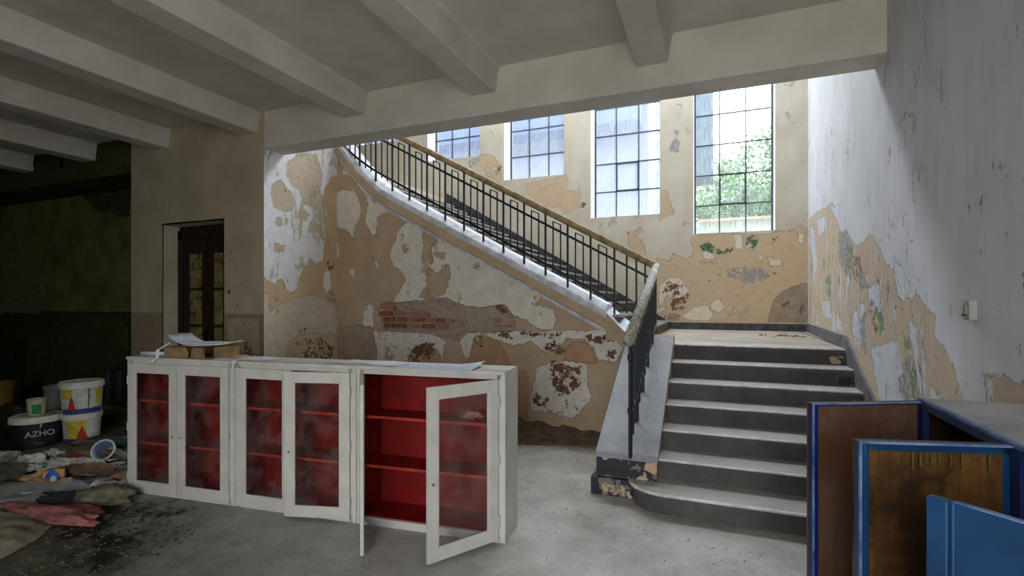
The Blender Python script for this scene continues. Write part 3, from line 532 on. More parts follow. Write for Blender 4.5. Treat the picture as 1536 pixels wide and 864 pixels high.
#@@STAIRS
t = NT('chipped_black_paint'); _v = t.math('ADD', t.noise(7, 5, .6), t.math('MULTIPLY', t.noise(30, 3), .1)); m_ = t.ramp(_v, .60, .61); col = t.mix(m_, lin((38, 38, 46)), lin((112, 106, 104)))
m2 = t.ramp(t.noise(4.5, 5, .6, t.map((1, 1, 1), (4.3, 0, 2))), .57, .58); col = t.mix(m2, col, lin((186, 158, 130))); M['blackpaint'] = t.done(t.bsdf(col, .5, 0, m_, .5, .004))
st = empty('staircase', ((XP1+XR)/2, 5.0, 0), label='wide grey terrazzo lower steps up to the landing beside the right wall', cat='stairs')
def loc(x, y, z): return (x-st.location.x, y-5.0, z)
def PL(mb):
    mb.v = [loc(*v) for v in mb.v]; return mb
RI, TR = .16, .338; ny = lambda i: 5.92-TR*(7-i)
for i in range(1, 8):
    y0 = ny(i); y1 = ny(i+1)+.04 if i < 7 else 5.92+.35; z1 = i*RI; z0 = z1-RI; xl = XP1-.02 if i > 1 else -.62; xr = XR-.004
    m = MB()
    if i == 1:      # first step with a rounded left end
        R = .30
        def arc(off):
            c = (xl-.05+R, y0+R); pts = [(c[0]-(R-off)*math.sin(a), c[1]-(R-off)*math.cos(a)) for a in np.linspace(0, PI/2, 10)]
            return [(xr, y0+off)]+pts+[(xl-.05+off, y1+.05), (xr, y1+.05)]
        A0, A1 = arc(.035), arc(0)
        m.prism(A0, 'z', 0, z1-.045, 1); m.prism(A1, 'z', z1-.045, z1-.006, 1); m.prism(A1, 'z', z1-.006, z1, 0)
        stp = PL(m).build('step', [M['tread'], M['riser']], st, bevel=.008)
        n = MB(); P0 = [(x, y, z1-.018) for x, y in A1[:11]]
        n.sweep([Vector(p) for p in P0], [(-.003, .004), (-.003, .019), (.014, .0193), (.014, .018)]); PL(n).build('nosing', M['nose'], stp)
        continue
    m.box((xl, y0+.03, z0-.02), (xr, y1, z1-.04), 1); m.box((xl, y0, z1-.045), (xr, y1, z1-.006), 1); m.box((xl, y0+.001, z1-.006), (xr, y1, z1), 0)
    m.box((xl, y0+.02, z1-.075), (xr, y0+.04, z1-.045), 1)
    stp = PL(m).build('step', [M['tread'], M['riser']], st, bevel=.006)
    n = MB(); n.box((xl, y0-.002, z1-.012), (xr, y0+.014, z1+.0012)); PL(n).build('nosing', M['nose'], stp, bevel=.002)
    n = MB(); n.prism([(xr-.13, z0+.01), (xr-.02, z0+.0), (xr-.03, z1-.05), (xr-.09, z1-.06), (xr-.15, z1-.09)], 'y', y0+.026, y0+.032); PL(n).build('paint_patch', M['blackpaint'], stp)
M['landing'] = plain('dusty_landing', (158, 149, 138), (136, 126, 114), .85, sc=3, bs=.3, grime=.3)
ld = MB(); ld.box((-.78, 6.1, ZL-.18), (XR+.02, YW, ZL-.002)); ld.poly([(XR, 5.95, ZL-.002), (XR2+.02, YW, ZL-.002), (XR, YW, ZL-.002)], [(0, 1, 2)]); PL(ld).build('landing', M['landing'], st)
lp = MB(); P_ = atZ(1175, 504, ZL)
for k in range(40):
    a = random.uniform(0, 2*PI); r = random.gauss(0, .14); x, y = P_.x+r*math.cos(a)*1.6, P_.y+r*math.sin(a)*.9; s_ = random.uniform(.01, .03)
    lp.poly([(x-s_, y, ZL), (x+s_, y-s_, ZL), (x+s_*.4, y+s_, ZL), (x, y, ZL+s_*.8)], [(0, 1, 3), (1, 2, 3), (2, 0, 3)])
tag(PL(lp).build('plaster_crumbs', M['dirt'], st), kind='stuff')
# parapet of the lower flight
PT = lambda y: .345+.54*(y-4.155)
pp = MB(); pp.prism([(4.155, .16), (4.155, PT(4.155)), (5.70, PT(5.70)), (YS, 1.225), (YS, 0), (4.19, 0), (4.19, .16)], 'x', XP0, XP1)
M['paraside'] = wall_mat('parapet_side_paint', (168, 138, 108), (150, 122, 96), [])
pfront = PL(pp).build('parapet', M['paraside'], st)
cp = MB()
y0, y1 = 4.15, 5.70
cp.poly([(XP0-.012, y0-.008, PT(y0)-.035), (XP1+.012, y0-.008, PT(y0)-.035), (XP1+.012, y1, PT(y1)-.035), (XP0-.012, YS-.02, PT(YS-.05)-.035), (XP0-.012, y0-.008, PT(y0)+.012), (XP1+.012, y0-.008, PT(y0)+.012), (XP1+.012, y1, PT(y1)+.012), (XP0-.012, YS-.02, PT(YS-.05)+.012)],
        [(0, 3, 2, 1), (4, 5, 6), (4, 6, 7), (0, 1, 5, 4), (1, 2, 6, 5), (2, 3, 7, 6), (3, 0, 4, 7)])
PL(cp).build('parapet_cap', M['parapet'], st, bevel=.01)
bp = MB(); bp.box((XP0-.004, 4.149, .162), (XP1+.002, 4.157, PT(4.155)-.035)); PL(bp).build('parapet_face', M['blackpaint'], st)
bp = MB(); bp.box((XP0-.05, 4.14, 0), (-.64, 4.6, .145)); bp.box((XP0-.03, 4.17, 0), (XP0, YS, .13)); PL(bp).build('plinth', M['blackpaint'], st, bevel=.006)
dk = MB(); dk.box((XP1-.001, 4.16, .16), (XP1+.001, 4.2, .3)); 
# corner block joining the parapet and the upper curb
ZK = 1.20
cb = MB(); C5 = [(XP0-.012, YS-.025, 1.30), (XP1+.012, 5.70, PT(5.7)+.012), (-.50, 6.02, ZL+.03), (-.74, 6.32, ZL+.06), (-1.02, 6.32, 1.36), (-1.22, 6.32, 1.53), (-1.22, YS-.05, 1.47), (-1.0, YS-.05, 1.245)]
cb.poly(C5+[(x, y, min(z-.02, ZL+.02)) for x, y, z in C5], [(0, 1, 2, 3), (0, 3, 4, 7), (7, 4, 5, 6)]+[(i, (i+1) % 8, 8+(i+1) % 8, 8+i) for i in range(8)])

for q in range(3, len(cb.mi)): cb.mi[q] = 1
PL(cb).build('corner_cap', [M['curb'], M['fascia']], st)
# stepped skirting on right wall beside the steps
sk = MB(); pts = [(3.7, .0), (3.75, .22)]+[(ny(1)+(5.92-ny(1))*k/6-.02, RI*(1+k)+.10) for k in range(7)]; pts = [(3.72, 0), (3.72, .20), (5.90, ZL+.125), (5.92, ZL+.13), (YW, ZL+.13), (YW, ZL-.1), (5.92, ZL-.1), (3.9, 0)]
sk = MB(); sk.prism(pts[:4]+[(5.92, ZL-.1), (3.95, 0)], 'x', XR-.022, XR+.004); o_ = sk.build('baseboard_right', M['skirt_grey']); tag(o_, 'grey skirting running up the right wall beside the steps and landing', 'baseboard', kind='structure')
sk = MB(); sk.poly([(rx(y)-d, y, z) for y in (5.91, YW-.0) for d in (.022, -.01) for z in (ZL-.01, ZL+.13)], [(0, 1, 5, 4), (1, 3, 7, 5), (0, 2, 3, 1), (4, 5, 7, 6)]); sk.build('landing_skirting', M['skirt_grey'], o_)
sk = MB(); sk.prism([(XR2, ZL-.01), (XR2, ZL+.115), (-.76, ZL+.115), (XL, ZL+.22+.54*(-.76-XL)+.1), (XL, ZL-.35+.54*(-.76-XL)), (-.85, ZL-.01)], 'y', YW-.022, YW+.004); tag(sk.build('baseboard_back', M['skirt']), 'black skirting along the window wall and up the upper flight', 'baseboard', kind='structure')
# upper flight
uf = empty('upper_flight', (-3.0, 7.2, 0), label='upper flight of stairs climbing left under the windows behind the black railing', cat='stairs')
def PU(mb): mb.v = [(x+3.0, y-7.2, z) for x, y, z in mb.v]; return mb
sb = MB(); sb.box((-.296, -1.38, -.12), (0, 1.55, 0), 1); sb.box((-.296-.0, -1.38, -.03), (.02, 1.55, 0), 0)
first = None
for k in range(15):
    x = -.78-.296*k; z = ZL+.16*(k+1)
    if first is None: first = sb.build('step', [M['tread'], M['riser']], uf); first.location = (x+3.0, .2, z)
    else: share('step', first.data, uf, (x+3.0, .2, z))
hx = lambda x: cap_z(x)
xs = [XL+.0]+list(np.arange(-5.2, -1.25, .1))+[-1.22]; cbm = MB(); sec = [(YS-.055, -.075), (YS-.055, -.035), (YS+.03, .045), (YS+.33, .045), (YS+.33, -.3), (YS-.0, -.3)]
vs = [(x, y, hx(x)+dz) for x in xs for y, dz in sec]; n_ = len(sec); k_ = len(xs)
cbm.poly(vs, [(i*n_+j, i*n_+(j+1) % n_, (i+1)*n_+(j+1) % n_, (i+1)*n_+j) for i in range(k_-1) for j in range(n_)]+[tuple(range(n_)), tuple((k_-1)*n_+j for j in range(n_))]); PU(cbm).build('curb', M['curb'], uf)
xs2 = xs+[-1.0, XP0]; fs = MB(); sec = [(YS-.045, -.07), (YS-.045, -.235), (YS-.035, -.25), (YS+.01, -.25), (YS+.01, -.07)]
zz = lambda x: hx(x) if x <= -1.22 else {-1.0: 1.27, XP0: 1.19}[x]+.0
vs = [(x, y, zz(x)+dz) for x in xs2 for y, dz in sec]; n_ = len(sec); k_ = len(xs2)
fs.poly(vs, [(i*n_+j, i*n_+(j+1) % n_, (i+1)*n_+(j+1) % n_, (i+1)*n_+j) for i in range(k_-1) for j in range(n_)]+[tuple(range(n_)), tuple((k_-1)*n_+j for j in range(n_))]); PU(fs).build('fascia', M['fascia'], uf)
# ---------------------------------------------------------------- railing
rl = empty('stair_railing', (-.65, YS+.02, 1.2), label='black iron stair railing with worn wooden handrail, turning at the landing', cat='railing')
ox, oy, oz = rl.location
def PR(mb): mb.v = [(x-ox, y-oy, z-oz) for x, y, z in mb.v]; return mb
YR = YS+.0
hand = lambda x: 2.0+.531*(-.65-x)*1.03 if x > -4.45 else 2.0+.531*3.8*1.03+(.55*(-4.45-x)+.25*(-4.45-x)**2)
xsr = list(np.arange(-5.6, -.66, .12))+[-.65]
hs = [(.036*math.cos(a), .034*math.sin(a)*1.25) for a in np.linspace(0, 2*PI, 13)[:-1]]
h = MB(); h.sweep([(x, YR, hand(x)) for x in xsr]+[(-.65, YR, hand(-.65))], hs); PR(h).build('handrail', M['wood'], rl, smooth=True)
lo0, lo1 = Vector((-.65, YR, 2.0)), Vector((-.65, 4.02, 1.285))
h = MB(); h.sweep([lo0, lo0.lerp(lo1, .5), lo1], [(a*1.25, b*1.1) for a, b in hs]); h.lathe([(0, .045), (.025, .043), (.045, .02), (.045, -.02), (0, -.045)], 12, c=tuple(lo0)); tag(PR(h).build('handrail', M['dustrail'], rl, smooth=True), 'dusty grey lower handrail')
for off in (-.17, -.665):
    m = MB(); xb = [v for v in xsr if v > -5.55]; m.sweep([(x, YR, hand(x)+off) for x in xb], [(-.006, -.014), (.006, -.014), (.006, .014), (-.006, .014)]); PR(m).build('rail_bar', M['iron'], rl)
    d = Vector((0, 0, off)); m = MB(); m.sweep([lo0+d, lo1+d+Vector((0, .1, .04))], [(-.006, -.014), (.006, -.014), (.006, .014), (-.006, .014)]); PR(m).build('rail_bar', M['iron'], rl)
def bar(name, x, y, z0, z1, r, cache={}):
    L_ = round(z1-z0, 3); key = (L_, r)
    if key not in cache:
        m = MB(); m.box((-r, -r, 0), (r, r, L_)); cache[key] = m.build(name, M['iron'], rl).data; o = bpy.data.objects[-1] if False else [q for q in rl.children if q.data == cache[key]][0]
        o.location = (x-ox, y-oy, z0-oz)
    else: share(name, cache[key], rl, (x-ox, y-oy, z0-oz))
for k in range(15):
    x = -1.127-.2845*k
    z1 = hand(x)-.03; z0 = cap_z(x)-.03
    if x > -4.45: z0 = z1-.785
    bar('post', x, YR-.012, round(z0, 3), round(z0, 3)+.80 if x > -4.45 else z1, .011)
    for q in (.33, .67):
        xb = x-.2845*q; zt = hand(xb)-.085; bar('baluster', xb, YR, zt-.63, zt, .0075)
    xa, xb = x-.2845*.33, x-.2845*.67; m = MB(); m.sweep([(xa+.007, YR, hand(xa)-.085), (xb-.007, YR, hand(xb)-.085)], [(-.006, -.006), (.006, -.006), (.006, .006), (-.006, .006)]); PR(m).build('baluster_bridge', M['iron'], rl)
for x in (-.985, -.875, -.775): bar('post', x, YR, hand(x)-.72, hand(x)-.03, .010)
bar('post', -.66, YR+.0, 1.16, 1.97, .013)
for k in range(1, 16):
    f_ = k/16; p = lo0.lerp(lo1, f_); long = k % 3 == 0; zb = PT(p.y)+.012 if long else PT(p.y)+.09; bar('post' if long else 'baluster', -.65, p.y, zb, p.z-.03, .011 if long else .0075)
m = MB(); b0 = Vector((-.65, 4.10, PT(4.10)+.03)); m.tube([(-.65, 4.10, PT(4.15)+.0), (-.65, 4.10, 1.27)], .014, 10)
for z in (1.15, .72): m.lathe([(.014, -.03), (.022, -.015), (.022, .015), (.014, .03)], 10, c=(-.65, 4.10, z))
PR(m).build('newel_post', M['iron'], rl)
#@@CABINETS
CA = Vector((-4.603, 2.706, 0)); CT = math.radians(6.1); CH = 1.115; CD = .31
def make_cab(u0, u1, label, angs):
    W_ = u1-u0; e = empty('display_cabinet', CA+Vector((math.cos(CT)*u0, math.sin(CT)*u0, 0)), CT, label=label, cat='cabinet', group='white framed display cabinets with red insides'); T = .028
    def two(name, a, b, inner):
        m = MB(); m.box(a, b, 0); m.box(*inner, 1); return m.build(name, [M['white'], M['red']], e, bevel=.002)
    two('side_panel', (0, .0, 0), (T, CD, CH), ((T-.001, .02, .05), (T+.006, CD-.01, CH-.04)))
    two('side_panel', (W_-T, .0, 0), (W_, CD, CH), ((W_-T-.006, .02, .05), (W_-T+.001, CD-.01, CH-.04)))
    two('top_panel', (-.0, -.012, CH-.002), (W_+.0, CD, CH+.02), ((T, .02, CH-.012), (W_-T, CD-.01, CH-.001)))
    two('bottom_panel', (T, .0, 0), (W_-T, CD, .055), ((T, .02, .055), (W_-T, CD-.01, .062)))
    two('back_panel', (T, CD-.012, .0), (W_-T, CD-.002, CH), ((T+.006, CD-.02, .05), (W_-T-.006, CD-.011, CH-.012)))
    m = MB(); 
    for a, b in (((T, 0, CH-.035), (W_-T, .022, CH-.003)), ((T-.002, 0, 0), (T+.03, .022, CH-.003)), ((W_-T-.03, 0, 0), (W_-T+.002, .022, CH-.003))): m.box(a, b)
    m.build('face_frame', M['white'], e, bevel=.002)
    for z in (.40, .755):
        m = MB(); m.box((T+.006, .045, z), (W_-T-.006, CD-.02, z+.018)); s = m.build('shelf', M['red'], e)
        m = MB(); m.box((T+.006, .041, z-.001), (W_-T-.006, .046, z+.019)); m.build('shelf_edge', M['redlight'], s)
    dwid = (W_-2*T-.03)/2; z0, z1 = .03, CH-.03; st_ = .072
    for s, ang in zip((0, 1), angs):
        dn = MB(); D = dwid
        for a, b in (((0, 0, 0), (st_, .022, z1-z0)), ((D-st_, 0, 0), (D, .022, z1-z0)), ((st_, 0, 0), (D-st_, .022, st_*1.05)), ((st_, 0, z1-z0-st_), (D-st_, .022, z1-z0))): dn.box(a, b)
        q = .008     # glazing bead
        for a, b in (((st_-.001, .003, st_), (st_+q, .019, z1-z0-st_)), ((D-st_-q, .003, st_), (D-st_+.001, .019, z1-z0-st_)), ((st_, .003, st_*1.05-.001), (D-st_, .019, st_*1.05+q)), ((st_, .003, z1-z0-st_-q), (D-st_, .019, z1-z0-st_+.001))): dn.box(a, b)
        if s: dn.v = [(-x, y, z) for x, y, z in dn.v]
        d_ = dn.build('door', M['white'], e, bevel=.0025)
        d_.location = (T+.012 if s == 0 else W_-T-.012, -.024, z0); d_.rotation_euler = (0, 0, ang)
        g = MB(); g.box((st_, .0085, st_), (D-st_, .0125, z1-z0-st_)); 
        if s: g.v = [(-x, y, z) for x, y, z in g.v]
        g.build('pane', M['cabglass'], d_)
        sg = -1 if s else 1
        for hz in (.12, .5*(z1-z0), z1-z0-.14):
            hh = MB(); hh.tube([(-.004*sg, -.002, hz-.035), (-.004*sg, -.002, hz+.035)], .005); hh.build('hinge', M['white'], d_)
        if s == 1 or angs[1] == 0:
            kx = (D-.036)*sg; kh = MB(); kh.lathe([(0, 0), (.008, 0), (.009, .002), (.0, .0021)], 12, M=Matrix.Translation((kx, -.001, .47)) @ Matrix.Rotation(PI/2, 4, 'X')); kh.build('keyhole', plain('brass_lock', (130, 122, 104), rough=.4, metal=.6), d_)
    return e
make_cab(0, 1.115, 'leftmost white display cabinet with closed glass doors and papers on top', (0, 0))
make_cab(1.12, 2.20, 'middle white display cabinet, its right door slightly ajar', (0, math.radians(9.4)))
# right unit: both doors open
make_cab(2.205, 3.325, 'right white display cabinet with both glass doors swung open on red shelves', (math.radians(-50.6)-CT, math.radians(59.5)-CT))
# things on top of the cabinets
def cu(u, v, z=0): return CA+Vector((math.cos(CT)*u-math.sin(CT)*v, math.sin(CT)*u+math.cos(CT)*v, z))
TZ = CH+.022
def sheet(name, u, v, w, d, rz, mat, label, cat='paper', group=None, curl=0.0, z=TZ, parent=None, th=.0012, cz=(0, 0, 0, 0)):
    m = MB(); n = 10; vs = []
    for layer in (0, 1):
        for i in range(n+1):
            for j in range(n+1):
                a, b = i/n-.5, j/n-.5
                zz_ = curl*(max(0, abs(a)-.28)**2*8*(1 if a > 0 else .5))+.002*math.sin(9*a+5*b)+.002+layer*th
                zz_ += cz[0]*max(0, a)**2*4*(.5+b)+cz[1]*max(0, -a)**2*4*(.5+b)+cz[2]*max(0, -a)**2*4
                vs.append((a*w, b*d, zz_))
    N = (n+1)**2; fs = []
    for l in (0, 1):
        for i in range(n):
            for j in range(n): fs.append((l*N+i*(n+1)+j, l*N+(i+1)*(n+1)+j, l*N+(i+1)*(n+1)+j+1, l*N+i*(n+1)+j+1))
    rim = [(i, 0) for i in range(n)]+[(n, j) for j in range(n)]+[(i, n) for i in range(n, 0, -1)]+[(0, j) for j in range(n, 0, -1)]
    for a, b in zip(rim, rim[1:]+rim[:1]): fs.append((a[0]*(n+1)+a[1], b[0]*(n+1)+b[1], N+b[0]*(n+1)+b[1], N+a[0]*(n+1)+a[1]))
    m.poly(vs, fs); o = m.build(name, mat, parent, smooth=True); o.location = cu(u, v, z) if parent is None else (u, v, z); o.rotation_euler = (0, 0, CT+rz if parent is None else rz)
    return tag(o, label, cat, group) if parent is None else o
sheet('paper_sheet', 2.80, .10, .60, .30, .02, M['newsprint'], 'large white printed sheet curling at its right corner on the right cabinet', cz=(.03, .0, 0, 0))
sheet('paper_sheet', 2.36, .17, .34, .22, -.2, M['paper'], 'pale blank sheet lying left of the large printed sheet', z=TZ)
sheet('paper_sheet', 2.06, .19, .30, .2, .1, plain('pinkish_paper', (222, 210, 200), sc=9), 'cream sheet lying flat on the middle cabinet top', z=TZ)
sheet('paper_sheet', 1.02, .10, .28, .19, .25, M['paper'], 'white sheet beside the cardboard box on the left cabinet', z=TZ, cz=(.0, 0, 0, 0))
sheet('booklet', .93, .19, .30, .2, -.25, plain('pink_cover', (196, 158, 140), sc=9), 'dark and pink magazine cover lying flat right of the cardboard box', 'booklet', th=.006)
sheet('paper_sheet', 1.22, .16, .3, .2, -.35, M['paper'], 'white sheet over the joint of left and middle cabinets', z=TZ+.001)
# cardboard tray with magazines
bx = empty('cardboard_box', cu(.62, .16, TZ), CT-.05, label='open brown cardboard box with magazines on the left cabinet', cat='box')
m = MB(); w_, d_, h_, t_ = .56, .24, .085, .005
m.box((-w_/2, -d_/2, 0), (w_/2, d_/2, t_)); m.box((-w_/2, d_/2-t_, 0), (w_/2, d_/2, h_*1.3)); m.box((-w_/2, -d_/2, 0), (-w_/2+t_, d_/2, h_)); m.box((w_/2-t_, -d_/2, 0), (w_/2, d_/2, h_*1.1)); m.build('box_body', M['card'], bx)
m = MB(); m.prism([(-w_/2, 0), (-.02, 0), (.0, h_*.5), (-.04, h_), (-w_/2, h_*.95)], 'y', -d_/2, -d_/2+t_); m.prism([(.06, 0), (w_/2-.1, 0), (w_/2-.13, h_), (.05, h_)], 'y', -d_/2-.002, -d_/2+t_); m.build('front_flap', M['card'], bx)
m = MB(); m.lathe([(.0, 0), (.028, 0), (.03, .035), (.022, .06), (.012, .075), (.0, .076)], 14, c=(.02, -.06, .006)); tag(m.build('round_jar', plain('greenish_jar', (120, 116, 92), sc=9), None), 'small greenish jar lying in the torn front of the cardboard box', 'jar').location = cu(.62, .14, TZ)
for k, (u, v, rz, lab, mt, c) in enumerate(((.60, .16, .08, 'open magazine on the cardboard box, its left pages curling up', M['newsprint'], (0, 0, .085, 0)), (.74, .15, -.12, 'white magazine on top of the cardboard box, lying flat', M['paper'], (.02, 0, 0, 0)))):
    sheet('magazine', u, v, .42, .24, rz, mt, lab, 'magazine', z=TZ+.10+.012*k, cz=c, th=.006)
ru = MB(); ru.tube([(-.2, 0, .016), (.2, 0, .016)], .016, 12); o = tag(ru.build('paper_roll', M['paper'], smooth=True), 'white paper roll lying on the left end of the cabinet row', 'paper roll'); o.location = cu(.22, .13, TZ); o.rotation_euler = (0, 0, CT+.12)
ru = MB(); ru.poly([(0, -.035, .03), (.03, -.03, .035), (.05, -.05, -.02), (.02, -.055, -.03), (-.03, -.06, -.07), (.0, -.062, -.072), (.04, .05, .09), (.06, .05, .085)], [(0, 1, 2, 3), (3, 2, 5, 4), (0, 6, 7, 1)]); so = ru.modifiers if False else None
o = tag(ru.build('paper_ribbon', M['paper']), 'thin white twisted ribbon hanging over the left cabinet front edge', 'ribbon'); o.location = cu(.32, .03, TZ+.03); o.rotation_euler = (0, 0, CT); sm = o.modifiers.new('s', 'SOLIDIFY'); sm.thickness = .002
ru = MB(); ru.poly([(0, 0, .003), (.09, .01, .003), (.085, -.035, .002), (.05, -.04, -.06)], [(0, 1, 2), (0, 2, 3)]); o = tag(ru.build('paper_scrap', M['paper']), 'torn white scrap of paper hanging at the cabinet joint', 'paper'); o.location = cu(1.09, -.004, TZ); o.rotation_euler = (0, 0, CT); sm = o.modifiers.new('s', 'SOLIDIFY'); sm.thickness = .0015
# crumpled wrapper on the upper shelf of the open cabinet
def crumple(name, loc_, s, mat, label, cat, seed, flat=.5, parent=None, scl=(1, 1, 1), group=None, rz=0, detail=2, rough=.5):
    bm = bmesh.new(); bmesh.ops.create_icosphere(bm, subdivisions=detail, radius=1); r_ = random.Random(seed)
    from mathutils import noise
    for v in bm.verts:
        n = noise.noise(v.co*1.7+Vector((seed*3.1, 0, 0)))*rough*1.6+noise.noise(v.co*4.3+Vector((0, seed*2.3, 0)))*rough*.9+noise.noise(v.co*9+Vector((0, 0, seed)))*rough*.45+(r_.uniform(-rough, rough)*.35 if detail < 4 else 0)
        v.co *= (1+n); v.co.x *= scl[0]*s; v.co.y *= scl[1]*s; v.co.z = max(v.co.z, -.6)*flat*scl[2]*s
    zm = min(v.co.z for v in bm.verts)
    for v in bm.verts: v.co.z -= zm
    for f in bm.faces: f.smooth = name in ('cloth', 'rag', 'plastic_bag')
    me = bpy.data.meshes.new(name); bm.to_mesh(me); bm.free(); me.materials.append(mat); o = bpy.data.objects.new(name, me); COL.objects.link(o); o.location = loc_; o.rotation_euler = (0, 0, rz)
    return tag(o, label, cat, group)
crumple('wrapper', cu(3.03, .17, .774), .055, plain('silver_wrapper', (190, 140, 130), (150, 70, 60), sc=30), 'small crumpled shiny wrapper on the upper red shelf of the right cabinet', 'wrapper', 3, .6, scl=(1.3, .8, 1), rough=.6)
#@@BLUE CUPBOARD
BX0, BX1, BY0, BY1, BZ = .765, 1.195, .75, 2.545, 1.2
bc = empty('blue_cupboard', ((BX0+BX1)/2, (BY0+BY1)/2, 0), label='blue metal cupboard with dusty grey top and open doors against the right wall', cat='cupboard')
def PB(mb): mb.v = [(x-bc.location.x, y-bc.location.y, z) for x, y, z in mb.v]; return mb
m = MB(); m.box((BX0, BY0, .04), (BX1, BY1, .06)); m.box((BX1-.015, BY0, .04), (BX1, BY1, BZ-.03)); m.box((BX0+.01, BY1-.015, .04), (BX1, BY1, BZ-.03)); m.box((BX0+.01, BY0, .04), (BX1, BY0+.015, BZ-.03)); m.box((BX0+.02, 1.83, .05), (BX1-.01, 1.845, BZ-.03)); PB(m).build('body', M['inside_dark'], bc)
m = MB(); m.box((BX0-.004, BY0, BZ-.035), (BX1, BY1+.004, BZ)); PB(m).build('top_panel', M['blue'], bc, bevel=.003)
m = MB(); m.box((BX0+.012, BY0+.01, BZ), (BX1, BY1-.006, BZ+.004)); PB(m).build('dust_layer', M['dusty'], bc)
m = MB(); m.box((BX0-.006, BY0, BZ-.004), (BX0+.013, BY1+.002, BZ+.0055)); PB(m).build('worn_edge', M['blueedge'], bc)
m = MB(); m.box((BX0, BY1-.045, .04), (BX0+.02, BY1+.002, BZ-.03)); m.box((BX0, 1.80, .04), (BX0+.02, 1.86, BZ-.03)); m.box((BX0, BY0, .04), (BX0+.02, BY1, .10)); PB(m).build('face_frame', M['navy'], bc)
for z in (.45, .8):
    m = MB(); m.box((BX0+.05, BY0+.02, z), (BX1-.02, BY1-.02, z+.02)); PB(m).build('shelf', M['inside_dark'], bc)
def cdoor(hx_, hy, fx, fy, mat_in, fw, ftop=True, flip=False, name='door', solid=False, zt=BZ-.008):
    hx_, hy, fx, fy = map(float, (hx_, hy, fx, fy)); L_ = math.hypot(fx-hx_, fy-hy); e = math.atan2(fy-hy, fx-hx_)
    # local x from hinge to free edge, +y is the far side from the camera
    n = 1 if (-math.sin(e)*hx_+math.cos(e)*hy) > 0 else -1
    m = MB(); z0 = .06; m.box((0, 0, z0), (L_, n*.012, zt)); o = m.build(name, mat_in if not solid else M['blue'], bc); o.location = (hx_-bc.location.x, hy-bc.location.y, 0); o.rotation_euler = (0, 0, e)
    f = MB(); d = .028
    if not solid:
        f.box((L_-fw, -n*.003, z0), (L_, n*.004, zt)); f.box((L_-.006, -n*d, z0), (L_, 0, zt)); f.box((L_-.02, -n*d, z0), (L_, -n*(d-.004), zt))
        f.box((0, -n*.003, zt-fw*.8), (L_, n*.004, zt)); f.box((0, -n*d, zt-.005), (L_, 0, zt)); f.box((0, -n*d, z0), (L_, 0, z0+.005))
        f.box((0, -n*.003, z0), (fw*.5, n*.004, zt))
        f.build('door_frame', M['navy'] if fw < .03 else M['blue'], o, bevel=.0015)
        g = MB(); g.box((0, -n*(d+.002), zt-.004), (L_, -n*(d-.008), zt+.002)); g.box((L_-.004, -n*(d+.002), z0), (L_+.0015, -n*(d-.006), zt)); g.build('worn_edge', M['blueedge'], o)
    else:
        f.box((L_-.035, -n*.012, z0), (L_+.002, n*.014, zt+.001)); f.box((L_-.043, -n*.004, z0), (L_-.035, n*.013, zt)); tag(f.build('edge_fold', M['blue'], o, bevel=.003))
        g = MB(); g.box((0, -n*.001, zt-.001), (L_-.04, n*.012, zt+.002)); g.build('worn_edge', M['blueedge'], o)
    return o
def drips(o, xs, top, mat, seed):
    n = -1 if o.rotation_euler.z > 0 or o.rotation_euler.z < -PI/2 else 1; r_ = random.Random(seed); m = MB()
    for x in xs:
        l_ = r_.uniform(.012, .05); w_ = r_.uniform(.001, .003)
        for sy in (-.0045, .0125): m.poly([(x-w_, sy, top), (x+w_, sy, top), (x+w_*.6, sy, top-l_), (x-w_*.6, sy, top-l_), (x-w_, sy+.001, top), (x+w_, sy+.001, top), (x+w_*.6, sy+.001, top-l_), (x-w_*.6, sy+.001, top-l_)], [(0, 1, 2, 3), (7, 6, 5, 4), (0, 4, 5, 1), (1, 5, 6, 2), (2, 6, 7, 3), (3, 7, 4, 0)])
    tag(m.build('paint_drips', mat, o), kind='stuff')
Mdrip = plain('olive_drip', (96, 96, 56), (76, 80, 44), .5, sc=20)
p1 = atZ(1213, 601, BZ); drips(cdoor(BX0, 2.545, p1.x, p1.y, M['board'], .018), (.455, .447, .44, .40, .30), 1.165, Mdrip, 1)
p2 = atZ(1282, 657, BZ); drips(cdoor(BX0, 1.855, p2.x, p2.y, M['board2'], .038, zt=BZ-.004), [.06, .10, .13, .16, .19, .21, .225, .24, .26, .3], 1.166, Mdrip, 2)
p3 = atZ(1395, 743, BZ); q3 = atZ(1560, 792, BZ); dd = (Vector((q3.x-p3.x, q3.y-p3.y))).normalized()*.44; cdoor(p3.x+dd.x, p3.y+dd.y, p3.x, p3.y, M['blue'], .04, solid=True, zt=BZ)
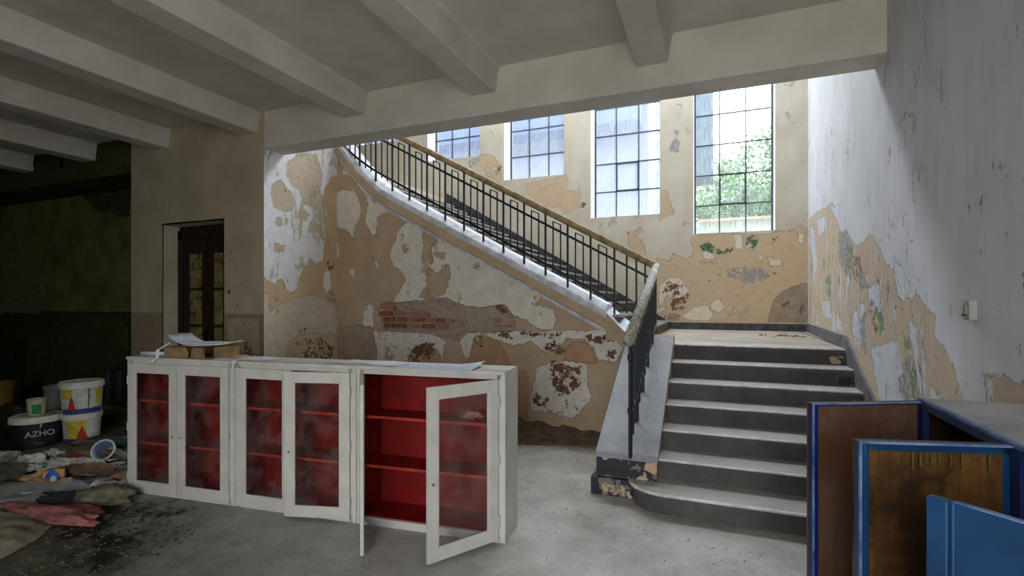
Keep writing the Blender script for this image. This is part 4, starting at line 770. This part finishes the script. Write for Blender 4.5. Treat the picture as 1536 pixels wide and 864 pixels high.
# drips of yellow paint on the doors are left to the boards' own staining
#@@BUCKETS AND DEBRIS
def bucket(px, py, wpx, hpx, label, body, lid=True, label_mat=None, rim=(206, 204, 192), base=None, group='paint buckets by the dark alcove', name='paint_bucket', marks=()):
    p = atZ(px, py) if base is None else Vector(base); depth = (Vector(p).dot(Vector(F_)))
    k = depth/FPX; r = wpx*k/2; H_ = hpx*k
    e = empty(name, p, label=label, cat='bucket', group=group)
    m = MB(); m.lathe([(0, 0), (r*.82, 0), (r*.84, .004), (r*.93, H_*.86), (r*.93, H_*.88), (r*.9, H_*.88)], 28); m.build('bucket_body', body, e, smooth=False)
    mr = plain(name+'_rim', rim, sc=12, rough=.6)
    if lid: m = MB(); m.lathe([(r*.94, H_*.80), (r, H_*.81), (r, H_*.97), (r*.97, H_), (r*.9, H_), (r*.88, H_*.985), (0, H_*.985)], 28); m.build('lid', mr, e)
    else: m = MB(); m.lathe([(r*.93, H_*.86), (r, H_*.87), (r, H_), (r*.95, H_), (r*.9, H_*.9), (r*.85, H_*.3), (0, H_*.3)], 28); m.build('rim', mr, e)
    fa = math.atan2(-p.y, -p.x)      # towards the viewer's side of the hall
    def patch(a0, a1, z0, z1, mat, nm='label_print', off=.002):
        m = MB(); n = 10; vs = []
        for i in range(n+1):
            a = fa+a0+(a1-a0)*i/n
            for z in (z0, z1): rr = r*(.84+.09*z/.86)+off; vs.append((rr*math.cos(a), rr*math.sin(a), z*H_))
        m.poly(vs, [(2*i, 2*i+2, 2*i+3, 2*i+1) for i in range(n)]); m.build(nm, mat, e, fix=False)
    def tri(a0, a1, z0, z1, mat, am=None):
        m = MB(); am = (a0+a1)/2 if am is None else am; vs = []
        for a, z in ((a0, z0), ((a0+a1)/2, z0), (a1, z0), (am, z1)): rr = r*(.84+.09*z/.86)+.0065; vs.append((rr*math.cos(fa+a), rr*math.sin(fa+a), z*H_))
        m.poly(vs, [(0, 1, 3), (1, 2, 3)]); m.build('label_print', mat, e, fix=False)
    for q in marks:
        (tri if q[0] == 'tri' else patch)(*q[1:])
    return e, r, H_
c_ = lambda n, *c: plain(n, c, sc=14, rough=.6)
Mblk, Mwht, Myel, Mred, Mblu, Mgrn, Mora = c_('black_plastic', 26, 26, 30), c_('white_plastic', 190, 190, 180), c_('yellow_print', 196, 176, 60), c_('red_print', 180, 44, 30), c_('blue_print', 40, 60, 120), c_('green_print', 40, 120, 70), c_('orange_print', 200, 120, 40)
b1, r1, H1 = bucket(55, 667, 62, 45, 'large black paint bucket with white lid and white lettering', Mblk)
# lettering on the black bucket
def letter(e, r, H_, txt, size, a, z, mat):
    cu_ = bpy.data.curves.new('lettering', 'FONT'); cu_.body = txt; cu_.size = size; cu_.align_x = 'CENTER'; cu_.extrude = .0015; cu_.materials.append(mat)
    o = bpy.data.objects.new('lettering', cu_); COL.objects.link(o); o.parent = e; p = e.location; fa = math.atan2(-p.y, -p.x)+a
    bpy.context.view_layer.update(); me_ = bpy.data.meshes.new_from_object(o.evaluated_get(bpy.context.evaluated_depsgraph_get())); me_.name = 'lettering'; bpy.data.objects.remove(o); o = bpy.data.objects.new('lettering', me_); COL.objects.link(o); o.parent = e
    o.location = ((r*.93)*math.cos(fa), (r*.93)*math.sin(fa), z*H_); o.rotation_euler = (PI/2, 0, fa+PI/2)
letter(b1, r1*1.02, H1, 'AZHO', .085, .12, .40, Mwht); letter(b1, r1*1.03, H1, 'F', .06, .16, .66, Mwht); letter(b1, r1*1.0, H1, 'TLX', .04, .1, .12, c_('grey_print', 120, 120, 116))
p = b1.location; bucket(0, 0, 24, 24, 'small cream pot with green label on the black bucket', c_('cream_pot', 176, 172, 140), lid=False, base=(p.x, p.y, H1+.001), rim=(170, 168, 140), marks=[('patch', -.5, .5, .1, .7, Mgrn)], name='paint_pot')
b2, r2, H2 = bucket(123, 659, 49, 41, 'lower white paint bucket with red and yellow print, under another bucket', Mwht, marks=[('patch', -.9, .2, .05, .78, Myel), ('tri', -.35, .35, .1, .62, Mred, .0), ('patch', -1.2, 1.2, .0, .14, Mblu, 'label_print', .004), ('patch', .25, .95, .3, .75, c_('white_print', 200, 198, 190), 'label_print', .005)])
p = b2.location; bucket(0, 0, 54, 47, 'upper white paint bucket with rainbow print on top of another', Mwht, base=(p.x, p.y, H2+.001), marks=[('patch', -1.2, 1.2, .02, .18, Mblu), ('patch', -1.2, -.5, .5, .8, Myel), ('tri', -.75, -.3, .15, .6, Mred, -.5), ('patch', .28, .36, .2, .8, Mgrn, 'label_print', .004), ('patch', .7, 1.2, .3, .8, Myel)])
bucket(82, 612, 27, 34, 'small grey bucket without lid behind the stacked buckets', c_('grey_bucket', 120, 124, 116), lid=False, rim=(130, 132, 124))
bucket(-2, 612, 40, 38, 'ochre bucket at the left edge, farthest from the cabinets', c_('ochre_bucket', 120, 92, 40), lid=False, rim=(120, 96, 50))
for px, wd, lab in ((163, 14, 'dark grey gas cylinder standing left beside another in the alcove'), (181, 16, 'dark grey gas cylinder standing right, nearest the door wall')):
    p = atZ(px, 603); k = p.dot(Vector(F_))/FPX; r = wd*k/2; H_ = 52*k; m = MB(); m.lathe([(0, 0), (r, .0), (r, H_*.88), (r*.7, H_*.96), (r*.3, H_), (r*.3, H_+.06), (0, H_+.06)], 20)
    e = empty('gas_cylinder', p, label=lab, cat='cylinder'); m.build('cylinder_body', c_('dark_teal_metal', 40, 48, 46), e); v = MB(); v.box((-.05, -.015, H_+.04), (.05, .015, H_+.07)); v.build('valve', M['iron'], e)
DB = [  # px, py, size, (sx,sy), flat, colour, name, label, category
 (50, 700, .14, (1.6, .8), .4, (196, 198, 190), 'plastic_wrap', 'crumpled white plastic wrap in front of the black bucket', 'plastic wrap'),
 (80, 688, .10, (1.8, .7), .5, (186, 188, 182), 'plastic_wrap', 'upright torn white wrap just below the black bucket', 'plastic wrap'),
 (112, 703, .16, (1.8, .7), .35, (176, 174, 158), 'crumpled_paper', 'wide crumpled pale paper between the buckets and the grey sheet', 'paper'),
 (62, 722, .13, (1.3, .9), .3, (176, 142, 100), 'cardboard_scrap', 'tan cardboard scrap left of the blue bottle', 'cardboard'),
 (140, 690, .12, (2.6, .5), .5, (120, 92, 66), 'rag', 'brown twisted rag among the rubbish below the white buckets', 'rag'),
 (118, 692, .08, (1.6, .7), .6, (132, 48, 34), 'rag', 'small rust red rag in the middle of the rubbish', 'rag'),
 (138, 712, .13, (2.2, .4), .5, (104, 84, 62), 'rag', 'brown strip of cloth right of the orange can', 'rag'),
 (134, 708, .07, (1.3, .8), .7, (150, 142, 124), 'cup', 'crushed pale paper cup right of the orange can', 'cup'),
 (82, 754, .09, (2.6, .5), .3, (60, 56, 52), 'rag', 'dark grey rag at the right edge of the grey sheet', 'rag'),
 (112, 750, .12, (2.4, .6), .35, (36, 44, 56), 'plastic_bag', 'flattened dark plastic bag between grey sheet and pink cloth', 'bag'),
 (146, 742, .07, (1, .9), .9, (176, 174, 164), 'paper_cup', 'small white crushed cup at the foot of the left cabinet', 'cup'),
 (160, 752, .16, (1.3, .8), .5, (122, 116, 96), 'cloth', 'grey-green heap of cloth near the foot of the left cabinet', 'cloth'),
 (70, 776, .20, (2.3, .45), .25, (168, 104, 102), 'cloth', 'faded pink cloth lying across the rubbish', 'cloth'),
 (110, 770, .14, (1.7, .6), .25, (158, 86, 84), 'cloth', 'small red cloth at the right end of the pink cloth', 'cloth'),
 (14, 714, .14, (1.5, .8), .5, (70, 70, 58), 'rag', 'dark olive rag at the left edge of the frame', 'rag'),
 (8, 690, .10, (1.5, .8), .5, (150, 150, 140), 'crumpled_paper', 'pale crumpled paper at the left edge below the black bucket', 'paper'),
 (132, 664, .08, (2.8, .4), .25, (110, 104, 84), 'rag', 'flat strip of cloth right below the white buckets', 'rag'),
 (178, 668, .10, (1.6, .7), .5, (40, 80, 74), 'rag', 'teal rag beside the left cabinet', 'rag'),
 (176, 690, .12, (1.6, .5), .5, (118, 112, 98), 'cloth', 'pale grey cloth half hidden behind the left cabinet', 'cloth'),
 (168, 620, .14, (2.2, .6), .5, (104, 106, 72), 'cloth', 'olive cloth in the alcove below the gas cylinders', 'cloth'),
 (40, 640, .12, (2.4, .6), .3, (60, 74, 44), 'cloth', 'dark green cloth behind the black bucket', 'cloth'),
 (20, 618, .18, (2.2, .6), .4, (66, 70, 44), 'cloth', 'mossy heap of cloth under the ochre bucket', 'cloth'),
]
for k, (px, py, s, sc_, fl_, c, nm, lab, cat) in enumerate(DB):
    crumple(nm, atZ(px, py), s, plain('debris_%d' % k, c, tuple(v*.7 for v in c), .8, sc=12, grime=.25), lab, cat, k+11, fl_, scl=(sc_[0], sc_[1], 1), rz=random.uniform(-.3, .5), detail=4, rough=.22 if nm in ('cloth', 'rag', 'plastic_bag') else .4)
def drape(name, px_pts, z, amp, mat, label, cat, th=.012, nn=70, seed=1):
    """cloth: filled outline on the floor with folds"""
    P2 = [atZ(x, y)[:2] for x, y in px_pts]; xs = [p[0] for p in P2]; ys = [p[1] for p in P2]; gx = np.linspace(min(xs), max(xs), nn); gy = np.linspace(min(ys), max(ys), nn)
    GX, GY = np.meshgrid(gx, gy, indexing='ij'); D = sdf(np.stack([GX.ravel(), GY.ravel()], 1), P2).reshape(nn, nn)
    from mathutils import noise
    vs = []; 
    for i in range(nn):
        for j in range(nn):
            q = noise.noise(Vector((gx[i]*4+seed, gy[j]*4, 0)))+.5*noise.noise(Vector((gx[i]*11, gy[j]*11+seed, 0))); vs.append((gx[i], gy[j], max(.004, z*min(1, max(0, D[i, j])/.08)+amp*q*min(1, max(0, D[i, j]+.02)/.1))))
    fs = [(i*nn+j, (i+1)*nn+j, (i+1)*nn+j+1, i*nn+j+1) for i in range(nn-1) for j in range(nn-1) if min(D[i, j], D[i+1, j], D[i, j+1], D[i+1, j+1]) > -.012]
    m = MB(); m.poly(vs, fs); o = m.build(name, mat, smooth=True); s_ = o.modifiers.new('s', 'SOLIDIFY'); s_.thickness = th*.3; s_.offset = 1
    bm = bmesh.new(); bm.from_mesh(o.data); loose = [v for v in bm.verts if not v.link_faces]; bmesh.ops.delete(bm, geom=loose, context='VERTS'); bm.to_mesh(o.data); bm.free()
    return tag(o, label, cat)
drape('plastic_sheet', ((-60, 735), (10, 728), (70, 722), (120, 722), (140, 735), (120, 745), (60, 756), (20, 762), (-60, 768)), .03, .02, plain('grey_sheet', (128, 128, 126), (100, 100, 98), .7, sc=5), 'wide grey plastic sheet spread at the left edge', 'sheet', seed=2)
drape('cloth_mat', ((-60, 790), (0, 772), (60, 776), (76, 790), (60, 806), (30, 824), (0, 840), (-70, 860)), .05, .03, plain('beige_mat', (142, 136, 118), (114, 108, 92), .9, sc=6), 'large beige mat curled on the floor at lower left', 'mat', seed=5)
# tin can, bottle, bag
p = atZ(97, 719); m = MB(); Mx = Matrix.Rotation(-.5, 4, 'Z') @ Matrix.Rotation(PI/2, 4, 'X'); m.lathe([(.0, 0), (.035, 0), (.05, 0), (.05, .14), (0, .14)], 18, M=Matrix.Translation((0, 0, .05)) @ Mx)
e = empty('tin_can', p, label='orange-ended tin can lying on its side in the rubbish', cat='can'); m.build('can_body', c_('orange_tin', 190, 128, 74), e); m = MB(); m.lathe([(0, .004), (.035, .004), (.036, -.002), (.0, -.0015)], 18, M=Matrix.Translation((0, 0, .05)) @ Mx @ Matrix.Diagonal((1, 1, -1, 1))); m.build('can_end', c_('brown_can_end', 120, 70, 40), e)
e = empty('bottle', atZ(76, 718), label='blue plastic bottle lying left of the tin can', cat='bottle'); m = MB(); m.lathe([(0, 0), (.045, .0), (.05, .02), (.05, .16), (.02, .2), (.02, .23), (0, .23)], 16, M=Matrix.Translation((0, 0, .05)) @ Matrix.Rotation(1.2, 4, 'Z') @ Matrix.Rotation(PI/2, 4, 'X')); m.build('bottle_body', c_('blue_plastic', 50, 90, 160), e)
m = MB(); m.lathe([(.023, .205), (.023, .235), (0, .236)], 12, M=Matrix.Translation((0, 0, .05)) @ Matrix.Rotation(1.2, 4, 'Z') @ Matrix.Rotation(PI/2, 4, 'X')); m.build('cap', Mwht, e)
p = atZ(160, 692); e = empty('plastic_tub', p, label='tipped white and blue plastic tub beside the left cabinet', cat='tub'); m = MB(); Mx = Matrix.Translation((0, 0, .10)) @ Matrix.Rotation(.6, 4, 'Z') @ Matrix.Rotation(1.1, 4, 'X'); m.lathe([(0, -.08), (.06, -.08), (.09, .07), (.1, .07), (.085, .066), (.055, -.07), (0, -.07)], 20, M=Mx); m.build('tub_body', c_('pale_blue_tub', 120, 140, 170), e); m = MB(); m.lathe([(.088, .06), (.106, .062), (.106, .074), (.09, .074)], 20, M=Mx); m.build('rim', Mwht, e)
r_ = random.Random(21)
Msc = [plain('scrap_%d' % k, c, sc=20) for k, c in enumerate(((170, 168, 156), (140, 132, 112), (120, 84, 60), (90, 96, 104)))]
for k in range(30):
    m = MB(); px, py = r_.choice([(r_.uniform(0, 185), r_.uniform(680, 718)), (r_.uniform(90, 185), r_.uniform(640, 670)), (r_.uniform(40, 180), r_.uniform(722, 748))]); a_ = [r_.uniform(.03, .075) for _ in range(5)]
    top = [(a_[i]*math.cos(i*1.256)*1.4, a_[i]*math.sin(i*1.256), .012+r_.uniform(0, .03)) for i in range(5)]; m.poly(top+[(x, y, z-.004) for x, y, z in top], [(0, 1, 2), (0, 2, 3), (0, 3, 4), (7, 6, 5), (8, 7, 5), (9, 8, 5)]+[(i, (i+1) % 5, 5+(i+1) % 5, 5+i) for i in range(5)])
    o = m.build('paper_scrap', r_.choice(Msc)); tag(o, 'small torn %s scrap in the rubbish by the paint buckets' % {0: 'off-white', 1: 'khaki', 2: 'brown', 3: 'slate grey'}[Msc.index(o.data.materials[0])], 'scrap', 'small torn scraps in the rubbish'); o.location = atZ(px, py); o.rotation_euler = (0, 0, r_.uniform(0, 6))
# loose chips of plaster and grit
def grit(name, pts, smin, smax, mat, label, n, seed, cat='rubble'):
    r_ = random.Random(seed); m = MB(); P2 = np.array([atZ(x, y)[:2] for x, y in pts]); lo, hi = P2.min(0), P2.max(0); k = 0; C_ = rng.uniform(lo, hi, (n*4, 2)); D = sdf(C_, P2)
    for (x, y), d in zip(C_, D):
        if d < 0 or k >= n: continue
        k += 1; s = r_.uniform(smin, smax)**1; a = r_.uniform(0, PI); c, q = math.cos(a)*s, math.sin(a)*s; h_ = s*r_.uniform(.3, .7)
        m.poly([(x+c, y+q, .001), (x-q*.7, y+c*.7, .001), (x-c, y-q*.8, .001), (x+q*.6, y-c, .001), (x+c*.5, y+q*.4, h_), (x-c*.4, y-q*.3, h_)], [(0, 1, 5, 4), (1, 2, 5), (2, 3, 4, 5), (3, 0, 4)])
    return tag(m.build(name, mat), label, cat, kind='stuff')
grit('rubble', ((130, 715), (190, 690), (240, 770), (300, 800), (180, 864), (20, 864), (60, 800)), .006, .026, plain('grit', (92, 88, 70), (60, 56, 44), .95, sc=20), 'dark crumbs and chips of rubble on the damp floor at left', 500, 5)
grit('plaster_chips', ((775, 640), (900, 660), (890, 760), (1000, 800), (1200, 830), (1000, 864), (780, 864), (775, 700)), .003, .010, plain('chips', (120, 112, 100), (90, 82, 72), .95, sc=20), 'small pale plaster chips scattered on the terrazzo floor', 220, 6)
# dirt bank at the foot of the stair wall
m = MB(); nx = 60; vs = []
r_ = random.Random(4)
for i in range(nx+1):
    x = XL+.05+(XP0-XL-.1)*i/nx; tt = max(0, min(1, (-1.0-x)/1.9)); h0 = (.02+.13*tt)*(1+.25*math.sin(i*1.3)+r_.uniform(-.2, .2)); w0 = .3+.5*tt
    vs += [(x, YS-.004, h0), (x, YS-w0*.35, h0*.6+r_.uniform(-.006, .006)), (x, YS-w0*.75, h0*.22), (x, YS-w0*1.3, .001)]
m.poly(vs, [(i*4+j, (i+1)*4+j, (i+1)*4+j+1, i*4+j+1) for i in range(nx) for j in range(3)]); tag(m.build('dust_bank', M['dirt'], smooth=True), 'bank of brown dust and rubble along the foot of the stair wall', 'dirt', kind='stuff')
#@@OUTDOORS
og = MB(); og.box((-60, YW+.5, -1), (40, 80, -.5)); struct('ground', og, plain('outdoor_grass', (96, 110, 70), (70, 88, 50), sc=1), 'grassy ground outside the windows', 'ground')
def building(name, a, b, mat, label, win=()):
    e = empty(name, ((a[0]+b[0])/2, (a[1]+b[1])/2, a[2]), label=label, cat='building'); o = e.location; m = MB(); m.box((a[0]-o.x, a[1]-o.y, 0), (b[0]-o.x, b[1]-o.y, b[2]-a[2])); m.build('wall', mat, e); return e
Mb = plain('pale_lilac_render', (150, 152, 168), (134, 138, 156), .9, sc=.4)
e = building('neighbour_building', (-20, 14, -.6), (-1.75, 20, 12), Mb, 'pale lilac neighbouring building beyond the streaked windows')
m = MB(); m.box((-9, -3.75, 6.9), (9.0, -3.0, 9.3)); m.build('eave', plain('dark_eave', (78, 98, 132), (58, 76, 106), sc=1), e)
m = MB(); o = e.location; m.box((-1.75-o.x, -1.8, 0), (-1.2-o.x, -1.2, 12)); 
tw = empty('bay_corner', (-.36, 13.4, 4.5), label='dark blue-grey bay corner seen through the left panes of the rightmost window', cat='building'); m = MB(); m.box((-.5, -.3, .1), (.26, .5, 7)); m.build('wall', plain('blue_grey_wall', (62, 74, 92), (48, 58, 74), sc=2), tw)  # stands for the neighbour's dark bay corner, not a chimney
m = MB(); m.box((-.5, .5, .1), (.26, .7, 1.2)); m.box((-1.0, -.1, .3), (-.5, .3, 7)); m.build('bracket', Mb, tw)
rf = empty('shed', (1.2, 17, -.5), label='low shed with tan tiled roof outside the rightmost window', cat='shed'); m = MB(); m.box((-2.0, -.8, 0), (3.5, 2, 4.5)); m.build('wall', plain('pale_shed_wall', (170, 168, 160), sc=1), rf)
m = MB(); m.prism([(-1.1, 4.45), (-1.1, 4.52), (2.2, 5.0), (2.2, 4.9)], 'x', -1.7, 3.7); m.build('roof', plain('tan_roof_tile', (170, 128, 98), (140, 104, 80), .9, sc=3), rf)
def tree(x, y, zc, R, mat, label, seed, n=2600):
    e = empty('tree', (x, y, -.5), label=label, cat='tree'); m = MB(); m.tube([(0, 0, 0), (.1, 0, zc*.5), (0, .1, zc+.3)], .18, 8)
    r_ = np.random.default_rng(seed)
    for k in range(6): a = k*1.05; m.tube([(0, 0, zc*.55), (math.cos(a)*R*.6, math.sin(a)*R*.5, zc+.3*math.sin(k))], .06, 6)
    m.build('trunk', M['bark'], e); lv = MB(); cen = r_.normal(0, .45, (22, 3))*R
    for k in range(n):
        c = cen[r_.integers(22)]+r_.normal(0, .2, 3)*R; c[2] = c[2]*.85+zc+.5; u = r_.normal(0, 1, 3); u /= np.linalg.norm(u); v = np.cross(u, r_.normal(0, 1, 3)); v /= np.linalg.norm(v); s = r_.uniform(.06, .13)
        lv.poly([c-u*s, c+v*s*.5, c+u*s, c-v*s*.5], [(0, 1, 2, 3)])
    lv.build('foliage', mat, e, fix=False)
tree(-.4, 22, 5.4, 2.0, M['leaf2'], 'pale green tree outside, left of the others', 1); tree(2.4, 21, 6.2, 1.9, M['leaf'], 'bright green leafy tree outside the rightmost window', 2); tree(1.0, 26, 7.0, 2.0, M['leaf2'], 'hazy green tree standing farthest back', 3); tree(.8, 20, 4.8, 1.3, M['leaf'], 'low green bushy tree just above the tan roof', 4)
